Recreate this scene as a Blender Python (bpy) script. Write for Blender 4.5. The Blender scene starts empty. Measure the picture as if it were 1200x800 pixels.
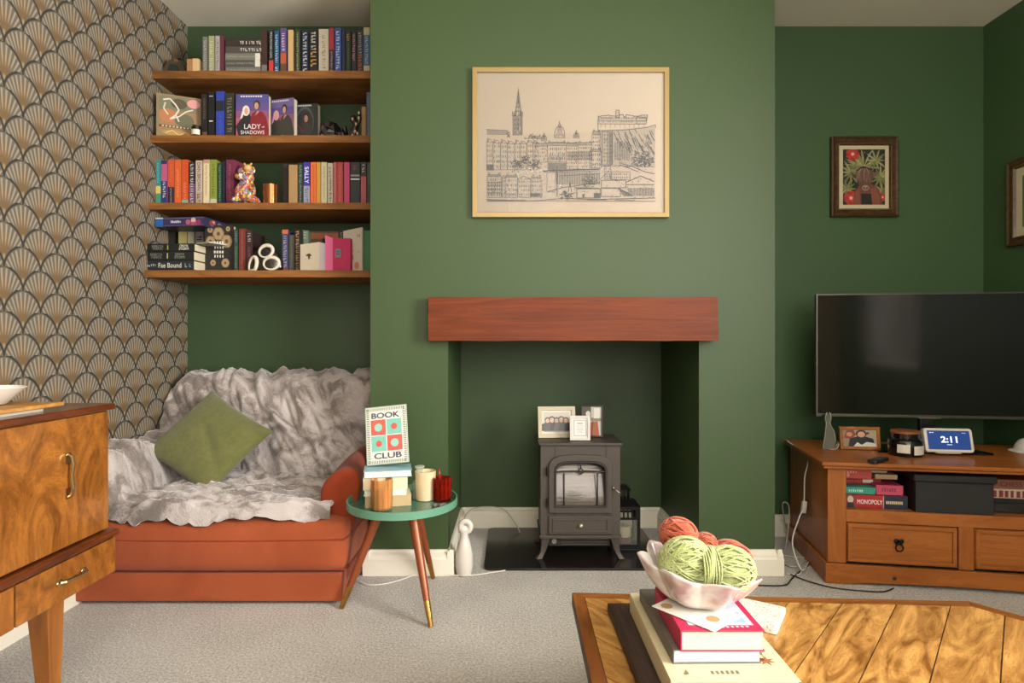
import bpy, bmesh, math, random
from mathutils import Vector, Matrix, noise
random.seed(7)
C = bpy.context.scene.collection
PI = math.pi
F = 700.0; CZ = 0.95                       # focal length in pixels (1200 wide), camera height
def WX(px, Y): return (px-600.0)*Y/F       # measured pixel -> world at a depth
def WZ(py, Y): return CZ-(py-400.0)*Y/F

# ------------------------------------------------------------------ materials
def lin(h):
    h = h.lstrip('#'); out = []
    for i in (0, 2, 4):
        c = int(h[i:i+2], 16)/255.0
        out.append(c/12.92 if c <= .04045 else ((c+.055)/1.055)**2.4)
    return (out[0], out[1], out[2], 1)
_M = {}
def M(hx, rough=.6, metal=0., var=.06, emit=0., trans=0., coat=0., bump=0., bscale=200., spec=.5, alpha=1.):
    key = (hx, rough, metal, var, emit, trans, coat, bump, bscale, spec, alpha)
    if key in _M: return _M[key]
    m = bpy.data.materials.new('mat_'+hx.lstrip('#')); m.use_nodes = True
    nt = m.node_tree; b = nt.nodes['Principled BSDF']; c = lin(hx)
    b.inputs['Roughness'].default_value = rough; b.inputs['Metallic'].default_value = metal
    b.inputs['Transmission Weight'].default_value = trans; b.inputs['Coat Weight'].default_value = coat
    b.inputs['Specular IOR Level'].default_value = spec; b.inputs['Alpha'].default_value = alpha
    if emit:
        b.inputs['Emission Color'].default_value = c; b.inputs['Emission Strength'].default_value = emit
    if var:
        tc = nt.nodes.new('ShaderNodeTexCoord'); n = nt.nodes.new('ShaderNodeTexNoise'); n.inputs['Scale'].default_value = 30
        nt.links.new(tc.outputs['Object'], n.inputs['Vector'])
        r = nt.nodes.new('ShaderNodeMix'); r.data_type = 'RGBA'
        r.inputs[6].default_value = tuple(x*(1-var) for x in c[:3])+(1,); r.inputs[7].default_value = tuple(min(1, x*(1+var)) for x in c[:3])+(1,)
        nt.links.new(n.outputs['Fac'], r.inputs[0]); nt.links.new(r.outputs[2], b.inputs['Base Color'])
    else: b.inputs['Base Color'].default_value = c
    if bump:
        tc = nt.nodes.new('ShaderNodeTexCoord'); n = nt.nodes.new('ShaderNodeTexNoise'); n.inputs['Scale'].default_value = bscale
        n.inputs['Detail'].default_value = 4
        bp = nt.nodes.new('ShaderNodeBump'); bp.inputs['Strength'].default_value = bump; bp.inputs['Distance'].default_value = .004
        nt.links.new(tc.outputs['Object'], n.inputs['Vector']); nt.links.new(n.outputs['Fac'], bp.inputs['Height']); nt.links.new(bp.outputs[0], b.inputs['Normal'])
    _M[key] = m
    return m

class E:                                    # tiny expression builder over Math nodes
    nt = None
    def __init__(s, sock): s.s = sock
    @staticmethod
    def op(kind, *a, clamp=False):
        n = E.nt.nodes.new('ShaderNodeMath'); n.operation = kind; n.use_clamp = clamp
        for i, x in enumerate(a):
            if isinstance(x, E): E.nt.links.new(x.s, n.inputs[i])
            else: n.inputs[i].default_value = x
        return E(n.outputs[0])
    def __add__(s, o): return E.op('ADD', s, o)
    def __sub__(s, o): return E.op('SUBTRACT', s, o)
    def __rsub__(s, o): return E.op('SUBTRACT', o, s)
    def __mul__(s, o): return E.op('MULTIPLY', s, o)
    def __truediv__(s, o): return E.op('DIVIDE', s, o)
def smooth(x, a, b):
    n = E.nt.nodes.new('ShaderNodeMapRange'); n.interpolation_type = 'SMOOTHSTEP'
    E.nt.links.new(x.s, n.inputs[0]); n.inputs[1].default_value = a; n.inputs[2].default_value = b
    return E(n.outputs[0])
def mixc(nt, f, a, b):
    n = nt.nodes.new('ShaderNodeMix'); n.data_type = 'RGBA'
    for i, x in ((0, f), (6, a), (7, b)):
        if isinstance(x, E): nt.links.new(x.s, n.inputs[i])
        elif hasattr(x, 'is_linked'): nt.links.new(x, n.inputs[i])
        else: n.inputs[i].default_value = x
    return n.outputs[2]

def wallpaper():
    m = bpy.data.materials.new('fan_wallpaper'); m.use_nodes = True; nt = m.node_tree; E.nt = nt
    b = nt.nodes['Principled BSDF']; b.inputs['Roughness'].default_value = .75
    tc = nt.nodes.new('ShaderNodeTexCoord'); sp = nt.nodes.new('ShaderNodeSeparateXYZ'); nt.links.new(tc.outputs['Object'], sp.inputs[0])
    u = E(sp.outputs[1]); v = E(sp.outputs[2])
    w = .146; s = .0705; r = .0735
    u = u + (.02); v = v + 10*s*2+.012
    k = E.op('FLOOR', v/s)
    def du(kk):
        a = u/w + E.op('FRACT', kk*.5)
        return (a - E.op('ROUND', a))*w
    d0 = du(k); y0 = v - k*s
    k1 = k+1.0; d1 = du(k1); y1 = v - k1*s
    def pn(a, b_): return E.op('POWER', E.op('POWER', E.op('ABSOLUTE', a)/r, 1.72)+E.op('POWER', E.op('ABSOLUTE', b_)/r, 1.72), 1/1.72)
    rc0 = pn(d0, y0)
    ins = E.op('LESS_THAN', rc0, 1.0)
    lx = d0*ins + d1*(1.0-ins); ly = y0*ins + y1*(1.0-ins)
    rc = pn(lx, ly)
    edge = 1.0 - smooth(E.op('ABSOLUTE', rc0-1.0), .035, .075)
    py = ly + s
    ang = E.op('ARCTAN2', lx, py); rad = E.op('SQRT', lx*lx+py*py)/(2*r)
    st = E.op('ABSOLUTE', E.op('FRACT', ang*(22/PI)+.5)-.5)*2.0    # rays
    rays = smooth(st, .42, .75)
    rim = smooth(rad, .38, .62)*(1.0-smooth(rc, .86, .93))
    side = smooth(E.op('ABSOLUTE', lx)/r, .45, .7)*(1.0-smooth(rc, .9, .97))
    tick = E.op('MAXIMUM', rim, side)*rays
    gold = (1.0-smooth(E.op('ABSOLUTE', ang)*rad, .06, .24))*(1.0-smooth(rad, .62, .85))
    stem = (1.0-smooth(E.op('ABSOLUTE', lx), .0035, .0055))*(1.0-smooth(rad, .24, .3))*(smooth(rad, .05, .1))
    n = nt.nodes.new('ShaderNodeTexNoise'); n.inputs['Scale'].default_value = 6; nt.links.new(tc.outputs['Object'], n.inputs['Vector'])
    base = mixc(nt, gold*.75, lin('5d5548'), lin('6f532c'))
    base = mixc(nt, rays*(1.0-E.op('MAXIMUM', rim, side))*.35, base, lin('423e33'))
    base = mixc(nt, tick*.72, base, lin('978d7e'))
    base = mixc(nt, stem*.7, base, lin('93846c'))
    base = mixc(nt, edge, base, lin('2a2823'))
    nt.links.new(base, b.inputs['Base Color'])
    return m

def paint(hx, hx2, rough=.55):
    m = bpy.data.materials.new('paint'); m.use_nodes = True; nt = m.node_tree
    b = nt.nodes['Principled BSDF']; b.inputs['Roughness'].default_value = rough
    tc = nt.nodes.new('ShaderNodeTexCoord'); n = nt.nodes.new('ShaderNodeTexNoise'); n.inputs['Scale'].default_value = 1.2; n.inputs['Detail'].default_value = 3
    nt.links.new(tc.outputs['Object'], n.inputs['Vector'])
    nt.links.new(mixc(nt, n.outputs['Fac'], lin(hx), lin(hx2)), b.inputs['Base Color'])
    n2 = nt.nodes.new('ShaderNodeTexNoise'); n2.inputs['Scale'].default_value = 120
    bp = nt.nodes.new('ShaderNodeBump'); bp.inputs['Strength'].default_value = .08; bp.inputs['Distance'].default_value = .002
    nt.links.new(tc.outputs['Object'], n2.inputs['Vector']); nt.links.new(n2.outputs['Fac'], bp.inputs['Height']); nt.links.new(bp.outputs[0], b.inputs['Normal'])
    return m

def carpet():
    m = bpy.data.materials.new('carpet'); m.use_nodes = True; nt = m.node_tree
    b = nt.nodes['Principled BSDF']; b.inputs['Roughness'].default_value = .95; b.inputs['Specular IOR Level'].default_value = .1
    b.inputs['Sheen Weight'].default_value = .3
    tc = nt.nodes.new('ShaderNodeTexCoord')
    n = nt.nodes.new('ShaderNodeTexNoise'); n.inputs['Scale'].default_value = 130; n.inputs['Detail'].default_value = 5; n.inputs['Roughness'].default_value = .7
    n2 = nt.nodes.new('ShaderNodeTexNoise'); n2.inputs['Scale'].default_value = 3.5; n2.inputs['Detail'].default_value = 3
    n3 = nt.nodes.new('ShaderNodeTexVoronoi'); n3.inputs['Scale'].default_value = 190
    for x in (n, n2, n3): nt.links.new(tc.outputs['Object'], x.inputs['Vector'])
    rp = nt.nodes.new('ShaderNodeValToRGB'); rp.color_ramp.elements[0].position = .36; rp.color_ramp.elements[1].position = .62
    rp.color_ramp.elements[0].color = lin('7d756c'); rp.color_ramp.elements[1].color = lin('d2cac0')
    nt.links.new(n.outputs['Fac'], rp.inputs[0])
    c2 = mixc(nt, .22, rp.outputs[0], n2.outputs['Fac'])
    nt.links.new(c2, b.inputs['Base Color'])
    bp = nt.nodes.new('ShaderNodeBump'); bp.inputs['Strength'].default_value = .9; bp.inputs['Distance'].default_value = .006
    E.nt = nt
    hgt = E(n.outputs['Fac'])+E(n3.outputs['Distance'])*.5
    nt.links.new(hgt.s, bp.inputs['Height']); nt.links.new(bp.outputs[0], b.inputs['Normal'])
    return m

_W = {}
def wood(c1, c2, scale=(3, 3, 30), rough=.45, coat=0., contrast=(.35, .68), uv=False, dist=2.5, swirl=False, bump=.12):
    """grain runs along the axis with the smallest scale"""
    key = (c1, c2, scale, rough, coat, contrast, uv, dist, swirl)
    if key in _W: return _W[key]
    m = bpy.data.materials.new('wood_'+c1); m.use_nodes = True; nt = m.node_tree
    b = nt.nodes['Principled BSDF']; b.inputs['Roughness'].default_value = rough; b.inputs['Coat Weight'].default_value = coat; b.inputs['Coat Roughness'].default_value = .12; b.inputs['Specular IOR Level'].default_value = .25
    tc = nt.nodes.new('ShaderNodeTexCoord'); mp = nt.nodes.new('ShaderNodeMapping'); mp.inputs['Scale'].default_value = scale
    nt.links.new(tc.outputs['UV' if uv else 'Object'], mp.inputs[0])
    n = nt.nodes.new('ShaderNodeTexNoise'); n.inputs['Scale'].default_value = 1.6; n.inputs['Detail'].default_value = 5 if swirl else 7; n.inputs['Distortion'].default_value = dist
    n.inputs['Roughness'].default_value = .6
    nt.links.new(mp.outputs[0], n.inputs['Vector'])
    rp = nt.nodes.new('ShaderNodeValToRGB'); e = rp.color_ramp.elements
    e[0].position = contrast[0]; e[1].position = contrast[1]; e[0].color = lin(c2); e[1].color = lin(c1)
    nt.links.new(n.outputs['Fac'], rp.inputs[0])
    # growth rings from bands of the same noise
    E.nt = nt
    bands = E.op('ABSOLUTE', E.op('FRACT', E(n.outputs['Fac'])*(16.0 if swirl else 9.0))-.5)*2.0
    dk = smooth(bands, .0, .35)
    c = mixc(nt, (1.0-dk)*(.5 if swirl else .45), rp.outputs[0], lin(c2))
    n2 = nt.nodes.new('ShaderNodeTexNoise'); n2.inputs['Scale'].default_value = 14; n2.inputs['Detail'].default_value = 3
    nt.links.new(mp.outputs[0], n2.inputs['Vector'])
    c = mixc(nt, E(n2.outputs['Fac'])*.3, c, lin(c2))
    nt.links.new(c, b.inputs['Base Color'])
    bp = nt.nodes.new('ShaderNodeBump'); bp.inputs['Strength'].default_value = bump; bp.inputs['Distance'].default_value = .002
    nt.links.new(n2.outputs['Fac'], bp.inputs['Height']); nt.links.new(bp.outputs[0], b.inputs['Normal'])
    _W[key] = m
    return m

def cloth(hx, hx2, scale=220, bump=.5, rough=.9, sheen=.4, big=5., sheencol=None):
    m = bpy.data.materials.new('cloth'); m.use_nodes = True; nt = m.node_tree
    b = nt.nodes['Principled BSDF']; b.inputs['Roughness'].default_value = rough; b.inputs['Sheen Weight'].default_value = sheen; b.inputs['Specular IOR Level'].default_value = .15
    tc = nt.nodes.new('ShaderNodeTexCoord')
    n = nt.nodes.new('ShaderNodeTexNoise'); n.inputs['Scale'].default_value = scale; n.inputs['Detail'].default_value = 3
    n2 = nt.nodes.new('ShaderNodeTexNoise'); n2.inputs['Scale'].default_value = big; n2.inputs['Detail'].default_value = 5; n2.inputs['Distortion'].default_value = 1.
    for x in (n, n2): nt.links.new(tc.outputs['Object'], x.inputs['Vector'])
    E.nt = nt
    f = smooth(E(n2.outputs['Fac'])*.75+E(n.outputs['Fac'])*.25, .36, .64)
    nt.links.new(mixc(nt, f, lin(hx), lin(hx2)), b.inputs['Base Color'])
    bp = nt.nodes.new('ShaderNodeBump'); bp.inputs['Strength'].default_value = bump; bp.inputs['Distance'].default_value = .003
    nt.links.new(n.outputs['Fac'], bp.inputs['Height']); nt.links.new(bp.outputs[0], b.inputs['Normal'])
    return m

def speckle(base, cols, scale=90):
    m = bpy.data.materials.new('terrazzo'); m.use_nodes = True; nt = m.node_tree; E.nt = nt
    b = nt.nodes['Principled BSDF']; b.inputs['Roughness'].default_value = .35
    tc = nt.nodes.new('ShaderNodeTexCoord'); v = nt.nodes.new('ShaderNodeTexVoronoi'); v.inputs['Scale'].default_value = scale
    nt.links.new(tc.outputs['Object'], v.inputs['Vector'])
    sp = nt.nodes.new('ShaderNodeSeparateColor'); nt.links.new(v.outputs['Color'], sp.inputs[0])
    rp = nt.nodes.new('ShaderNodeValToRGB'); rp.color_ramp.interpolation = 'CONSTANT'; el = rp.color_ramp.elements
    el[0].color = lin(cols[0]); el[0].position = 0; el[1].color = lin(cols[1]); el[1].position = 1/len(cols)
    for i, c in enumerate(cols[2:]):
        x = el.new((i+2)/len(cols)); x.color = lin(c)
    nt.links.new(sp.outputs[0], rp.inputs[0])
    f = (1.0-smooth(E(v.outputs['Distance']), .28, .34))*E.op('GREATER_THAN', E(sp.outputs[1]), .35)
    nt.links.new(mixc(nt, f, lin(base), rp.outputs[0]), b.inputs['Base Color'])
    return m

def glass(hx='ffffff', rough=.02, alpha=.25):
    """thin tinted glass: part clear, part glossy"""
    m = bpy.data.materials.new('glass'); m.use_nodes = True; nt = m.node_tree
    out = nt.nodes['Material Output']; b = nt.nodes['Principled BSDF']
    b.inputs['Base Color'].default_value = lin(hx); b.inputs['Roughness'].default_value = rough
    tr = nt.nodes.new('ShaderNodeBsdfTransparent'); tr.inputs[0].default_value = tuple(.35+.65*x for x in lin(hx)[:3])+(1,)
    fr = nt.nodes.new('ShaderNodeFresnel'); fr.inputs[0].default_value = 1.5
    E.nt = nt; f = E.op('ADD', E(fr.outputs[0]), alpha, clamp=True)
    mx = nt.nodes.new('ShaderNodeMixShader'); nt.links.new(f.s, mx.inputs[0]); nt.links.new(tr.outputs[0], mx.inputs[1]); nt.links.new(b.outputs[0], mx.inputs[2])
    nt.links.new(mx.outputs[0], out.inputs[0])
    return m

# ------------------------------------------------------------------ objects
ROOT = {}
def tag(o, label=None, cat=None, group=None, kind=None):
    if label: o['label'] = label
    if cat: o['category'] = cat
    if group: o['group'] = group
    if kind: o['kind'] = kind
    return o
def thing(name, loc, label, cat, group=None, rz=0, rot=None):
    o = bpy.data.objects.new(name, None); C.objects.link(o); o.location = loc
    o.empty_display_size = .05
    o.rotation_euler = rot if rot else (0, 0, rz)
    ROOT[o.name] = Matrix.Translation(loc) @ o.rotation_euler.to_matrix().to_4x4()
    return tag(o, label, cat, group)

class MB:
    def __init__(s): s.bm = bmesh.new(); s.uv = None; s.mi = 0
    def face(s, vs):
        try: f = s.bm.faces.new(vs); f.material_index = s.mi; return f
        except ValueError: return None
    def box(s, x0, x1, y0, y1, z0, z1, M4=None):
        P = [Vector((x, y, z)) for z in (z0, z1) for y in (y0, y1) for x in (x0, x1)]
        if M4 is not None: P = [M4 @ p for p in P]
        v = [s.bm.verts.new(p) for p in P]
        for f in ((0, 2, 3, 1), (4, 5, 7, 6), (0, 1, 5, 4), (2, 6, 7, 3), (0, 4, 6, 2), (1, 3, 7, 5)): s.face([v[i] for i in f])
        return s
    def hexa(s, P):                 # 8 corners: bottom 4 ccw, top 4 ccw
        v = [s.bm.verts.new(p) for p in P]
        for f in ((3, 2, 1, 0), (4, 5, 6, 7), (0, 1, 5, 4), (1, 2, 6, 5), (2, 3, 7, 6), (3, 0, 4, 7)): s.face([v[i] for i in f])
        return s
    def prism(s, pts, a, b, axis='y'):
        """extrude 2D polygon. axis y: pts are (x,z); axis x: (y,z); axis z: (x,y)"""
        def mk(p, t): return {'y': (p[0], t, p[1]), 'x': (t, p[0], p[1]), 'z': (p[0], p[1], t)}[axis]
        A = [s.bm.verts.new(mk(p, a)) for p in pts]; B = [s.bm.verts.new(mk(p, b)) for p in pts]
        s.face(A); s.face(B[::-1]); n = len(pts)
        for i in range(n): s.face([A[(i+1) % n], A[i], B[i], B[(i+1) % n]])
        return s
    def lathe(s, prof, cx=0, cy=0, n=28, sx=1, sy=1, cap=True):
        rings = []
        for r, z in prof: rings.append([s.bm.verts.new((cx+sx*r*math.cos(2*PI*i/n), cy+sy*r*math.sin(2*PI*i/n), z)) for i in range(n)])
        for a, b in zip(rings, rings[1:]):
            for i in range(n): s.face([a[i], a[(i+1) % n], b[(i+1) % n], b[i]])
        if cap: s.face(rings[0][::-1]); s.face(rings[-1])
        return s
    def tube(s, path, r, n=8, closed=False, cap=True):
        P = [Vector(p) for p in path]; R = r if isinstance(r, (list, tuple)) else [r]*len(P)
        T = []
        for i in range(len(P)):
            if closed: d = P[(i+1) % len(P)]-P[i-1]
            else: d = P[min(i+1, len(P)-1)]-P[max(i-1, 0)]
            T.append(d.normalized() if d.length > 1e-9 else Vector((0, 0, 1)))
        up = Vector((0, 0, 1)) if abs(T[0].z) < .9 else Vector((1, 0, 0))
        nn = (up-T[0]*up.dot(T[0])).normalized(); rings = []
        for i, p in enumerate(P):
            nn = nn-T[i]*nn.dot(T[i]); nn = nn.normalized() if nn.length > 1e-6 else T[i].orthogonal().normalized()
            bb = T[i].cross(nn)
            rings.append([s.bm.verts.new(p+R[i]*(nn*math.cos(2*PI*k/n)+bb*math.sin(2*PI*k/n))) for k in range(n)])
        m = len(rings)
        for i in range(m if closed else m-1):
            a, b = rings[i], rings[(i+1) % m]
            for k in range(n): s.face([a[k], a[(k+1) % n], b[(k+1) % n], b[k]])
        if cap and not closed: s.face(rings[0][::-1]); s.face(rings[-1])
        return s
    def ball(s, c, rx, ry=None, rz=None, nu=20, nv=12, f=None):
        ry = ry or rx; rz = rz or rx; c = Vector(c); rings = []
        ff = f or (lambda q: q); top = s.bm.verts.new(c+ff(Vector((0, 0, rz)))); bot = s.bm.verts.new(c+ff(Vector((0, 0, -rz))))
        for j in range(1, nv):
            t = PI*j/nv
            rr = []
            for i in range(nu):
                a = 2*PI*i/nu; p = Vector((rx*math.sin(t)*math.cos(a), ry*math.sin(t)*math.sin(a), rz*math.cos(t)))
                if f: p = f(p)
                rr.append(s.bm.verts.new(c+p))
            rings.append(rr)
        for i in range(nu):
            s.face([top, rings[0][i], rings[0][(i+1) % nu]]); s.face([bot, rings[-1][(i+1) % nu], rings[-1][i]])
        for a, b in zip(rings, rings[1:]):
            for i in range(nu): s.face([a[i], b[i], b[(i+1) % nu], a[(i+1) % nu]])
        return s
    def grid(s, nx, ny, fn, both=False):
        g = [[s.bm.verts.new(fn(i/nx, j/ny)) for i in range(nx+1)] for j in range(ny+1)]
        for j in range(ny):
            for i in range(nx): s.face([g[j][i], g[j][i+1], g[j+1][i+1], g[j+1][i]])
        return s
    def build(s, name, mat, parent=None, smooth=False, bevel=0, seg=2, world=False, M4=None, angle=None, sub=0, solid=0):
        if M4 is not None: bmesh.ops.transform(s.bm, matrix=M4, verts=s.bm.verts)
        bmesh.ops.recalc_face_normals(s.bm, faces=s.bm.faces)
        me = bpy.data.meshes.new(name); s.bm.to_mesh(me); s.bm.free()
        for mm in (mat if isinstance(mat, (list, tuple)) else [mat]): me.materials.append(mm)
        if smooth:
            me.polygons.foreach_set('use_smooth', [True]*len(me.polygons))
        o = bpy.data.objects.new(name, me); C.objects.link(o)
        if smooth == 'auto':
            me.set_sharp_from_angle(angle=math.radians(angle or 38))
        if solid:
            md = o.modifiers.new('solid', 'SOLIDIFY'); md.thickness = solid; md.offset = 1
        if bevel:
            md = o.modifiers.new('bevel', 'BEVEL'); md.width = bevel; md.segments = seg; md.limit_method = 'ANGLE'; md.angle_limit = math.radians(40)
            if not smooth and seg > 1:
                me.polygons.foreach_set('use_smooth', [True]*len(me.polygons)); md.harden_normals = True
        if sub:
            md = o.modifiers.new('sub', 'SUBSURF'); md.levels = sub; md.render_levels = sub
        if parent:
            o.parent = parent
            if world: o.matrix_parent_inverse = worldm(parent).inverted()
        return o
def worldm(o):
    m = ROOT[o.name] if o.name in ROOT else Matrix.Translation(o.location) @ o.rotation_euler.to_matrix().to_4x4()
    if o.parent: m = worldm(o.parent) @ o.matrix_parent_inverse @ m
    return m
def struct(o, lab=None): o['kind'] = 'structure'; return o

# flat artwork on a surface: shapes in the plane (origin, u, v)
def decal(name, parent, org, u, v, shapes, step=.00015, rough=.6, lift=.0004, emit=0):
    u = Vector(u).normalized(); v = Vector(v).normalized(); n = u.cross(v); org = Vector(org)
    mats = {}; mb = MB()
    for i, sh in enumerate(shapes):
        hx = sh[-1] if not isinstance(sh[-1], (int, float)) else sh[-2]
        if hx not in mats: mats[hx] = len(mats)
        mb.mi = mats[hx]; off = org+n*(lift+step*i)
        if sh[0] == 'r': _, a, b, c, d, _h = sh; pts = [(a, b), (c, b), (c, d), (a, d)]
        elif sh[0] == 'e':
            _, cx, cy, rx, ry, _h = sh; pts = [(cx+rx*math.cos(2*PI*k/20), cy+ry*math.sin(2*PI*k/20)) for k in range(20)]
        elif sh[0] == 'p': pts = sh[1]
        elif sh[0] == 'l':
            P = sh[1]; w = sh[2]/2
            for a, b in zip(P, P[1:]):
                dx, dy = b[0]-a[0], b[1]-a[1]; L = math.hypot(dx, dy) or 1; px, py = -dy/L*w, dx/L*w
                mb.face([mb.bm.verts.new(off+u*x+v*y) for x, y in ((a[0]-px, a[1]-py), (b[0]-px, b[1]-py), (b[0]+px, b[1]+py), (a[0]+px, a[1]+py))])
            continue
        mb.face([mb.bm.verts.new(off+u*x+v*y) for x, y in pts])
    me = bpy.data.meshes.new(name); mb.bm.to_mesh(me); mb.bm.free()
    for hx in mats: me.materials.append(M(hx, rough, var=.05, emit=emit))
    o = bpy.data.objects.new(name, me); C.objects.link(o)
    if parent: o.parent = parent
    return o
def text(s, parent, org, u, v, h, hx, width=None, name='lettering', lift=.0012, emit=0, bold=0, space=1., mat=None, shear=0.):
    cu = bpy.data.curves.new('t', 'FONT'); cu.body = s; cu.size = 1; cu.align_x = 'CENTER'; cu.align_y = 'CENTER'; cu.offset = bold; cu.space_line = .8; cu.space_character = space; cu.shear = shear
    cu.resolution_u = 3
    t = bpy.data.objects.new('t', cu); C.objects.link(t)
    dg = bpy.context.evaluated_depsgraph_get(); me = bpy.data.meshes.new_from_object(t.evaluated_get(dg)); bpy.data.objects.remove(t)
    xs = [q.co.x for q in me.vertices]; ys = [q.co.y for q in me.vertices]
    cx, cy = (min(xs)+max(xs))/2, (min(ys)+max(ys))/2; sy = h/(max(ys)-min(ys)); sx = width/(max(xs)-min(xs)) if width else sy
    u = Vector(u).normalized(); v = Vector(v).normalized(); n = u.cross(v); org = Vector(org)
    for q in me.vertices: q.co = org+n*lift+u*((q.co.x-cx)*sx)+v*((q.co.y-cy)*sy)
    me.name = name; me.materials.clear(); me.materials.append(mat or M(hx, .6, var=0, emit=emit))
    o = bpy.data.objects.new(name, me); C.objects.link(o); o.parent = parent
    return o
# ================================================================== ROOM
XL, XR, YB, YR, H = -1.597, 2.32, 2.94, -1.6, 2.5
BL, BR, BY = -.58, 1.077, 2.447            # chimney breast
OL, OR_, OY, OZ = -.262, .766, 3.07, .953   # fireplace opening
green = paint('314521', '364a25'); green2 = paint('395432', '3d5834'); green_shaded = paint('31462a', '35492c')  # same wall paint throughout; the left alcove's shade is mixed into its tone
white = M('e2dbcb', .6, var=.03)
struct(MB().box(XL-.15, XR+.15, YR-.15, 3.25, -.1, 0).build('floor', carpet()))
struct(MB().box(XL-.15, XR+.15, YR-.15, 3.25, H, H+.1).build('ceiling', paint('e0dac8', 'e4deCE', .8)))
struct(MB().box(XL-.15, XL, YR-.15, 3.25, 0, H).build('wall_left', wallpaper()))
struct(MB().box(XL, BL, YB, 3.25, 0, H).build('wall_back_left', green_shaded))
struct(MB().box(BR, XR, YB, 3.25, 0, H).build('wall_back_right', green2))
b = MB().box(BL, OL, BY, 3.25, 0, H).box(OR_, BR, BY, 3.25, 0, H).box(OL, OR_, BY, 3.25, OZ, H).box(OL, OR_, OY, 3.25, 0, OZ)
struct(b.build('wall_centre', green))
def holed(name, axis, c0, c1, a0, a1, ha0, ha1, hz0, hz1, mat):
    m = MB()
    def bx(p, q, z0, z1):
        if axis == 'x': m.box(c0, c1, p, q, z0, z1)
        else: m.box(p, q, c0, c1, z0, z1)
    bx(a0, ha0, 0, H); bx(ha1, a1, 0, H); bx(ha0, ha1, 0, hz0); bx(ha0, ha1, hz1, H)
    return struct(m.build(name, mat))
RW = (-.75, .75, .75, 2.2); BW = (-.3, 1.7, .8, 2.2)
holed('wall_right', 'x', XR, XR+.15, YR-.15, 3.25, *RW, green2)
holed('wall_rear', 'y', YR-.15, YR, XL, XR, *BW, paint('b9ad93', 'c0b49a'))
def window(n, axis, c, a0, a1, z0, z1):
    m = MB(); w = .05
    def bx(p, q, r, s, t=.05):
        if axis == 'x': m.box(c-t/2, c+t/2, p, q, r, s)
        else: m.box(p, q, c-t/2, c+t/2, r, s)
    bx(a0, a0+w, z0, z1); bx(a1-w, a1, z0, z1); bx(a0+w, a1-w, z0, z0+w); bx(a0+w, a1-w, z1-w, z1)
    mid = (a0+a1)/2; bx(mid-.02, mid+.02, z0+w, z1-w, .04)
    for s in (a0+w, mid+.02):
        bx(s, (mid-.02 if s < mid else a1-w), (z0+z1)/2-.02, (z0+z1)/2+.02, .04)
    fr = struct(m.build('window_%d' % n, M('e8e4da', .4)))
    g = MB(); t = .004
    if axis == 'x': g.box(c-t, c+t, a0+.01, a1-.01, z0+.01, z1-.01)
    else: g.box(a0+.01, a1-.01, c-t, c+t, z0+.01, z1-.01)
    g.build('pane', glass('ffffff', .01, 0.), fr)
window(1, 'x', XR+.07, *RW); window(2, 'y', YR-.07, *BW)

PROF = [(0, 0), (.022, 0), (.022, .066), (.018, .072), (.017, .082), (.009, .090), (.007, .1), (0, .1)]
def skirt(name, a, b, nrm, sc=1.0):
    m = MB(); a = Vector((a[0], a[1], 0)); b = Vector((b[0], b[1], 0)); n = Vector((nrm[0], nrm[1], 0))
    A = [m.bm.verts.new(a+n*d*1.2*sc+Vector((0, 0, z*sc))) for d, z in PROF]; B = [m.bm.verts.new(b+n*d*1.2*sc+Vector((0, 0, z*sc))) for d, z in PROF]
    m.face(A); m.face(B[::-1])
    for i in range(len(A)): m.face([A[i], A[(i+1) % len(A)], B[(i+1) % len(A)], B[i]])
    return struct(m.build(name, white))
t = .026
skirt('baseboard_left', (XL, YR), (XL, YB), (1, 0))
skirt('baseboard_back_left', (XL, YB), (BL, YB), (0, -1))
skirt('baseboard_back_right', (BR, YB), (XR, YB), (0, -1))
skirt('baseboard_right', (XR, YR), (XR, YB), (-1, 0))
skirt('baseboard_centre_left', (BL-t, BY), (OL+t, BY), (0, -1))
skirt('baseboard_centre_right', (OR_-t, BY), (BR+t, BY), (0, -1))
skirt('baseboard_alcove_left', (BL, BY-t), (BL, YB), (-1, 0))
skirt('baseboard_alcove_right', (BR, BY-t), (BR, YB), (1, 0))
skirt('baseboard_jamb_left', (OL, BY-t), (OL, OY), (1, 0))
skirt('baseboard_jamb_right', (OR_, BY-t), (OR_, OY), (-1, 0))
skirt('baseboard_recess', (OL, OY), (OR_, OY), (0, -1))

# ================================================================== MANTEL BEAM
def rough_beam(x0, x1, y0, y1, z0, z1, nx=60, amp=.0025, seed=0):
    m = MB(); n = 6
    prof = []
    for (a, c), (b_, d) in zip([(y0, z0), (y1, z0), (y1, z1), (y0, z1)], [(y1, z0), (y1, z1), (y0, z1), (y0, z0)]):
        for k in range(n): prof.append((a+(b_-a)*k/n, c+(d-c)*k/n))
    rings = []
    for i in range(nx+1):
        x = x0+(x1-x0)*i/nx; rr = []
        for y, z in prof:
            q = noise.noise_vector(Vector((x*6, y*9+seed, z*14)))
            rr.append(m.bm.verts.new((x+(q.x*amp if i in (0, nx) else 0), y+q.y*amp, z+q.z*amp)))
        rings.append(rr)
    L = len(prof)
    for a, b_ in zip(rings, rings[1:]):
        for k in range(L): m.face([a[k], a[(k+1) % L], b_[(k+1) % L], b_[k]])
    m.face(rings[0][::-1]); m.face(rings[-1])
    return m
beam = rough_beam(-.335, .823, 2.385, BY, .953, 1.127).build('mantel_beam', wood('7c3812', '532209', (1.0, 12, 20), .5, contrast=(.25, .75), dist=1.6), smooth='auto')
tag(beam, 'thick reddish oak beam mantel above the fireplace opening', 'mantel')

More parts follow.
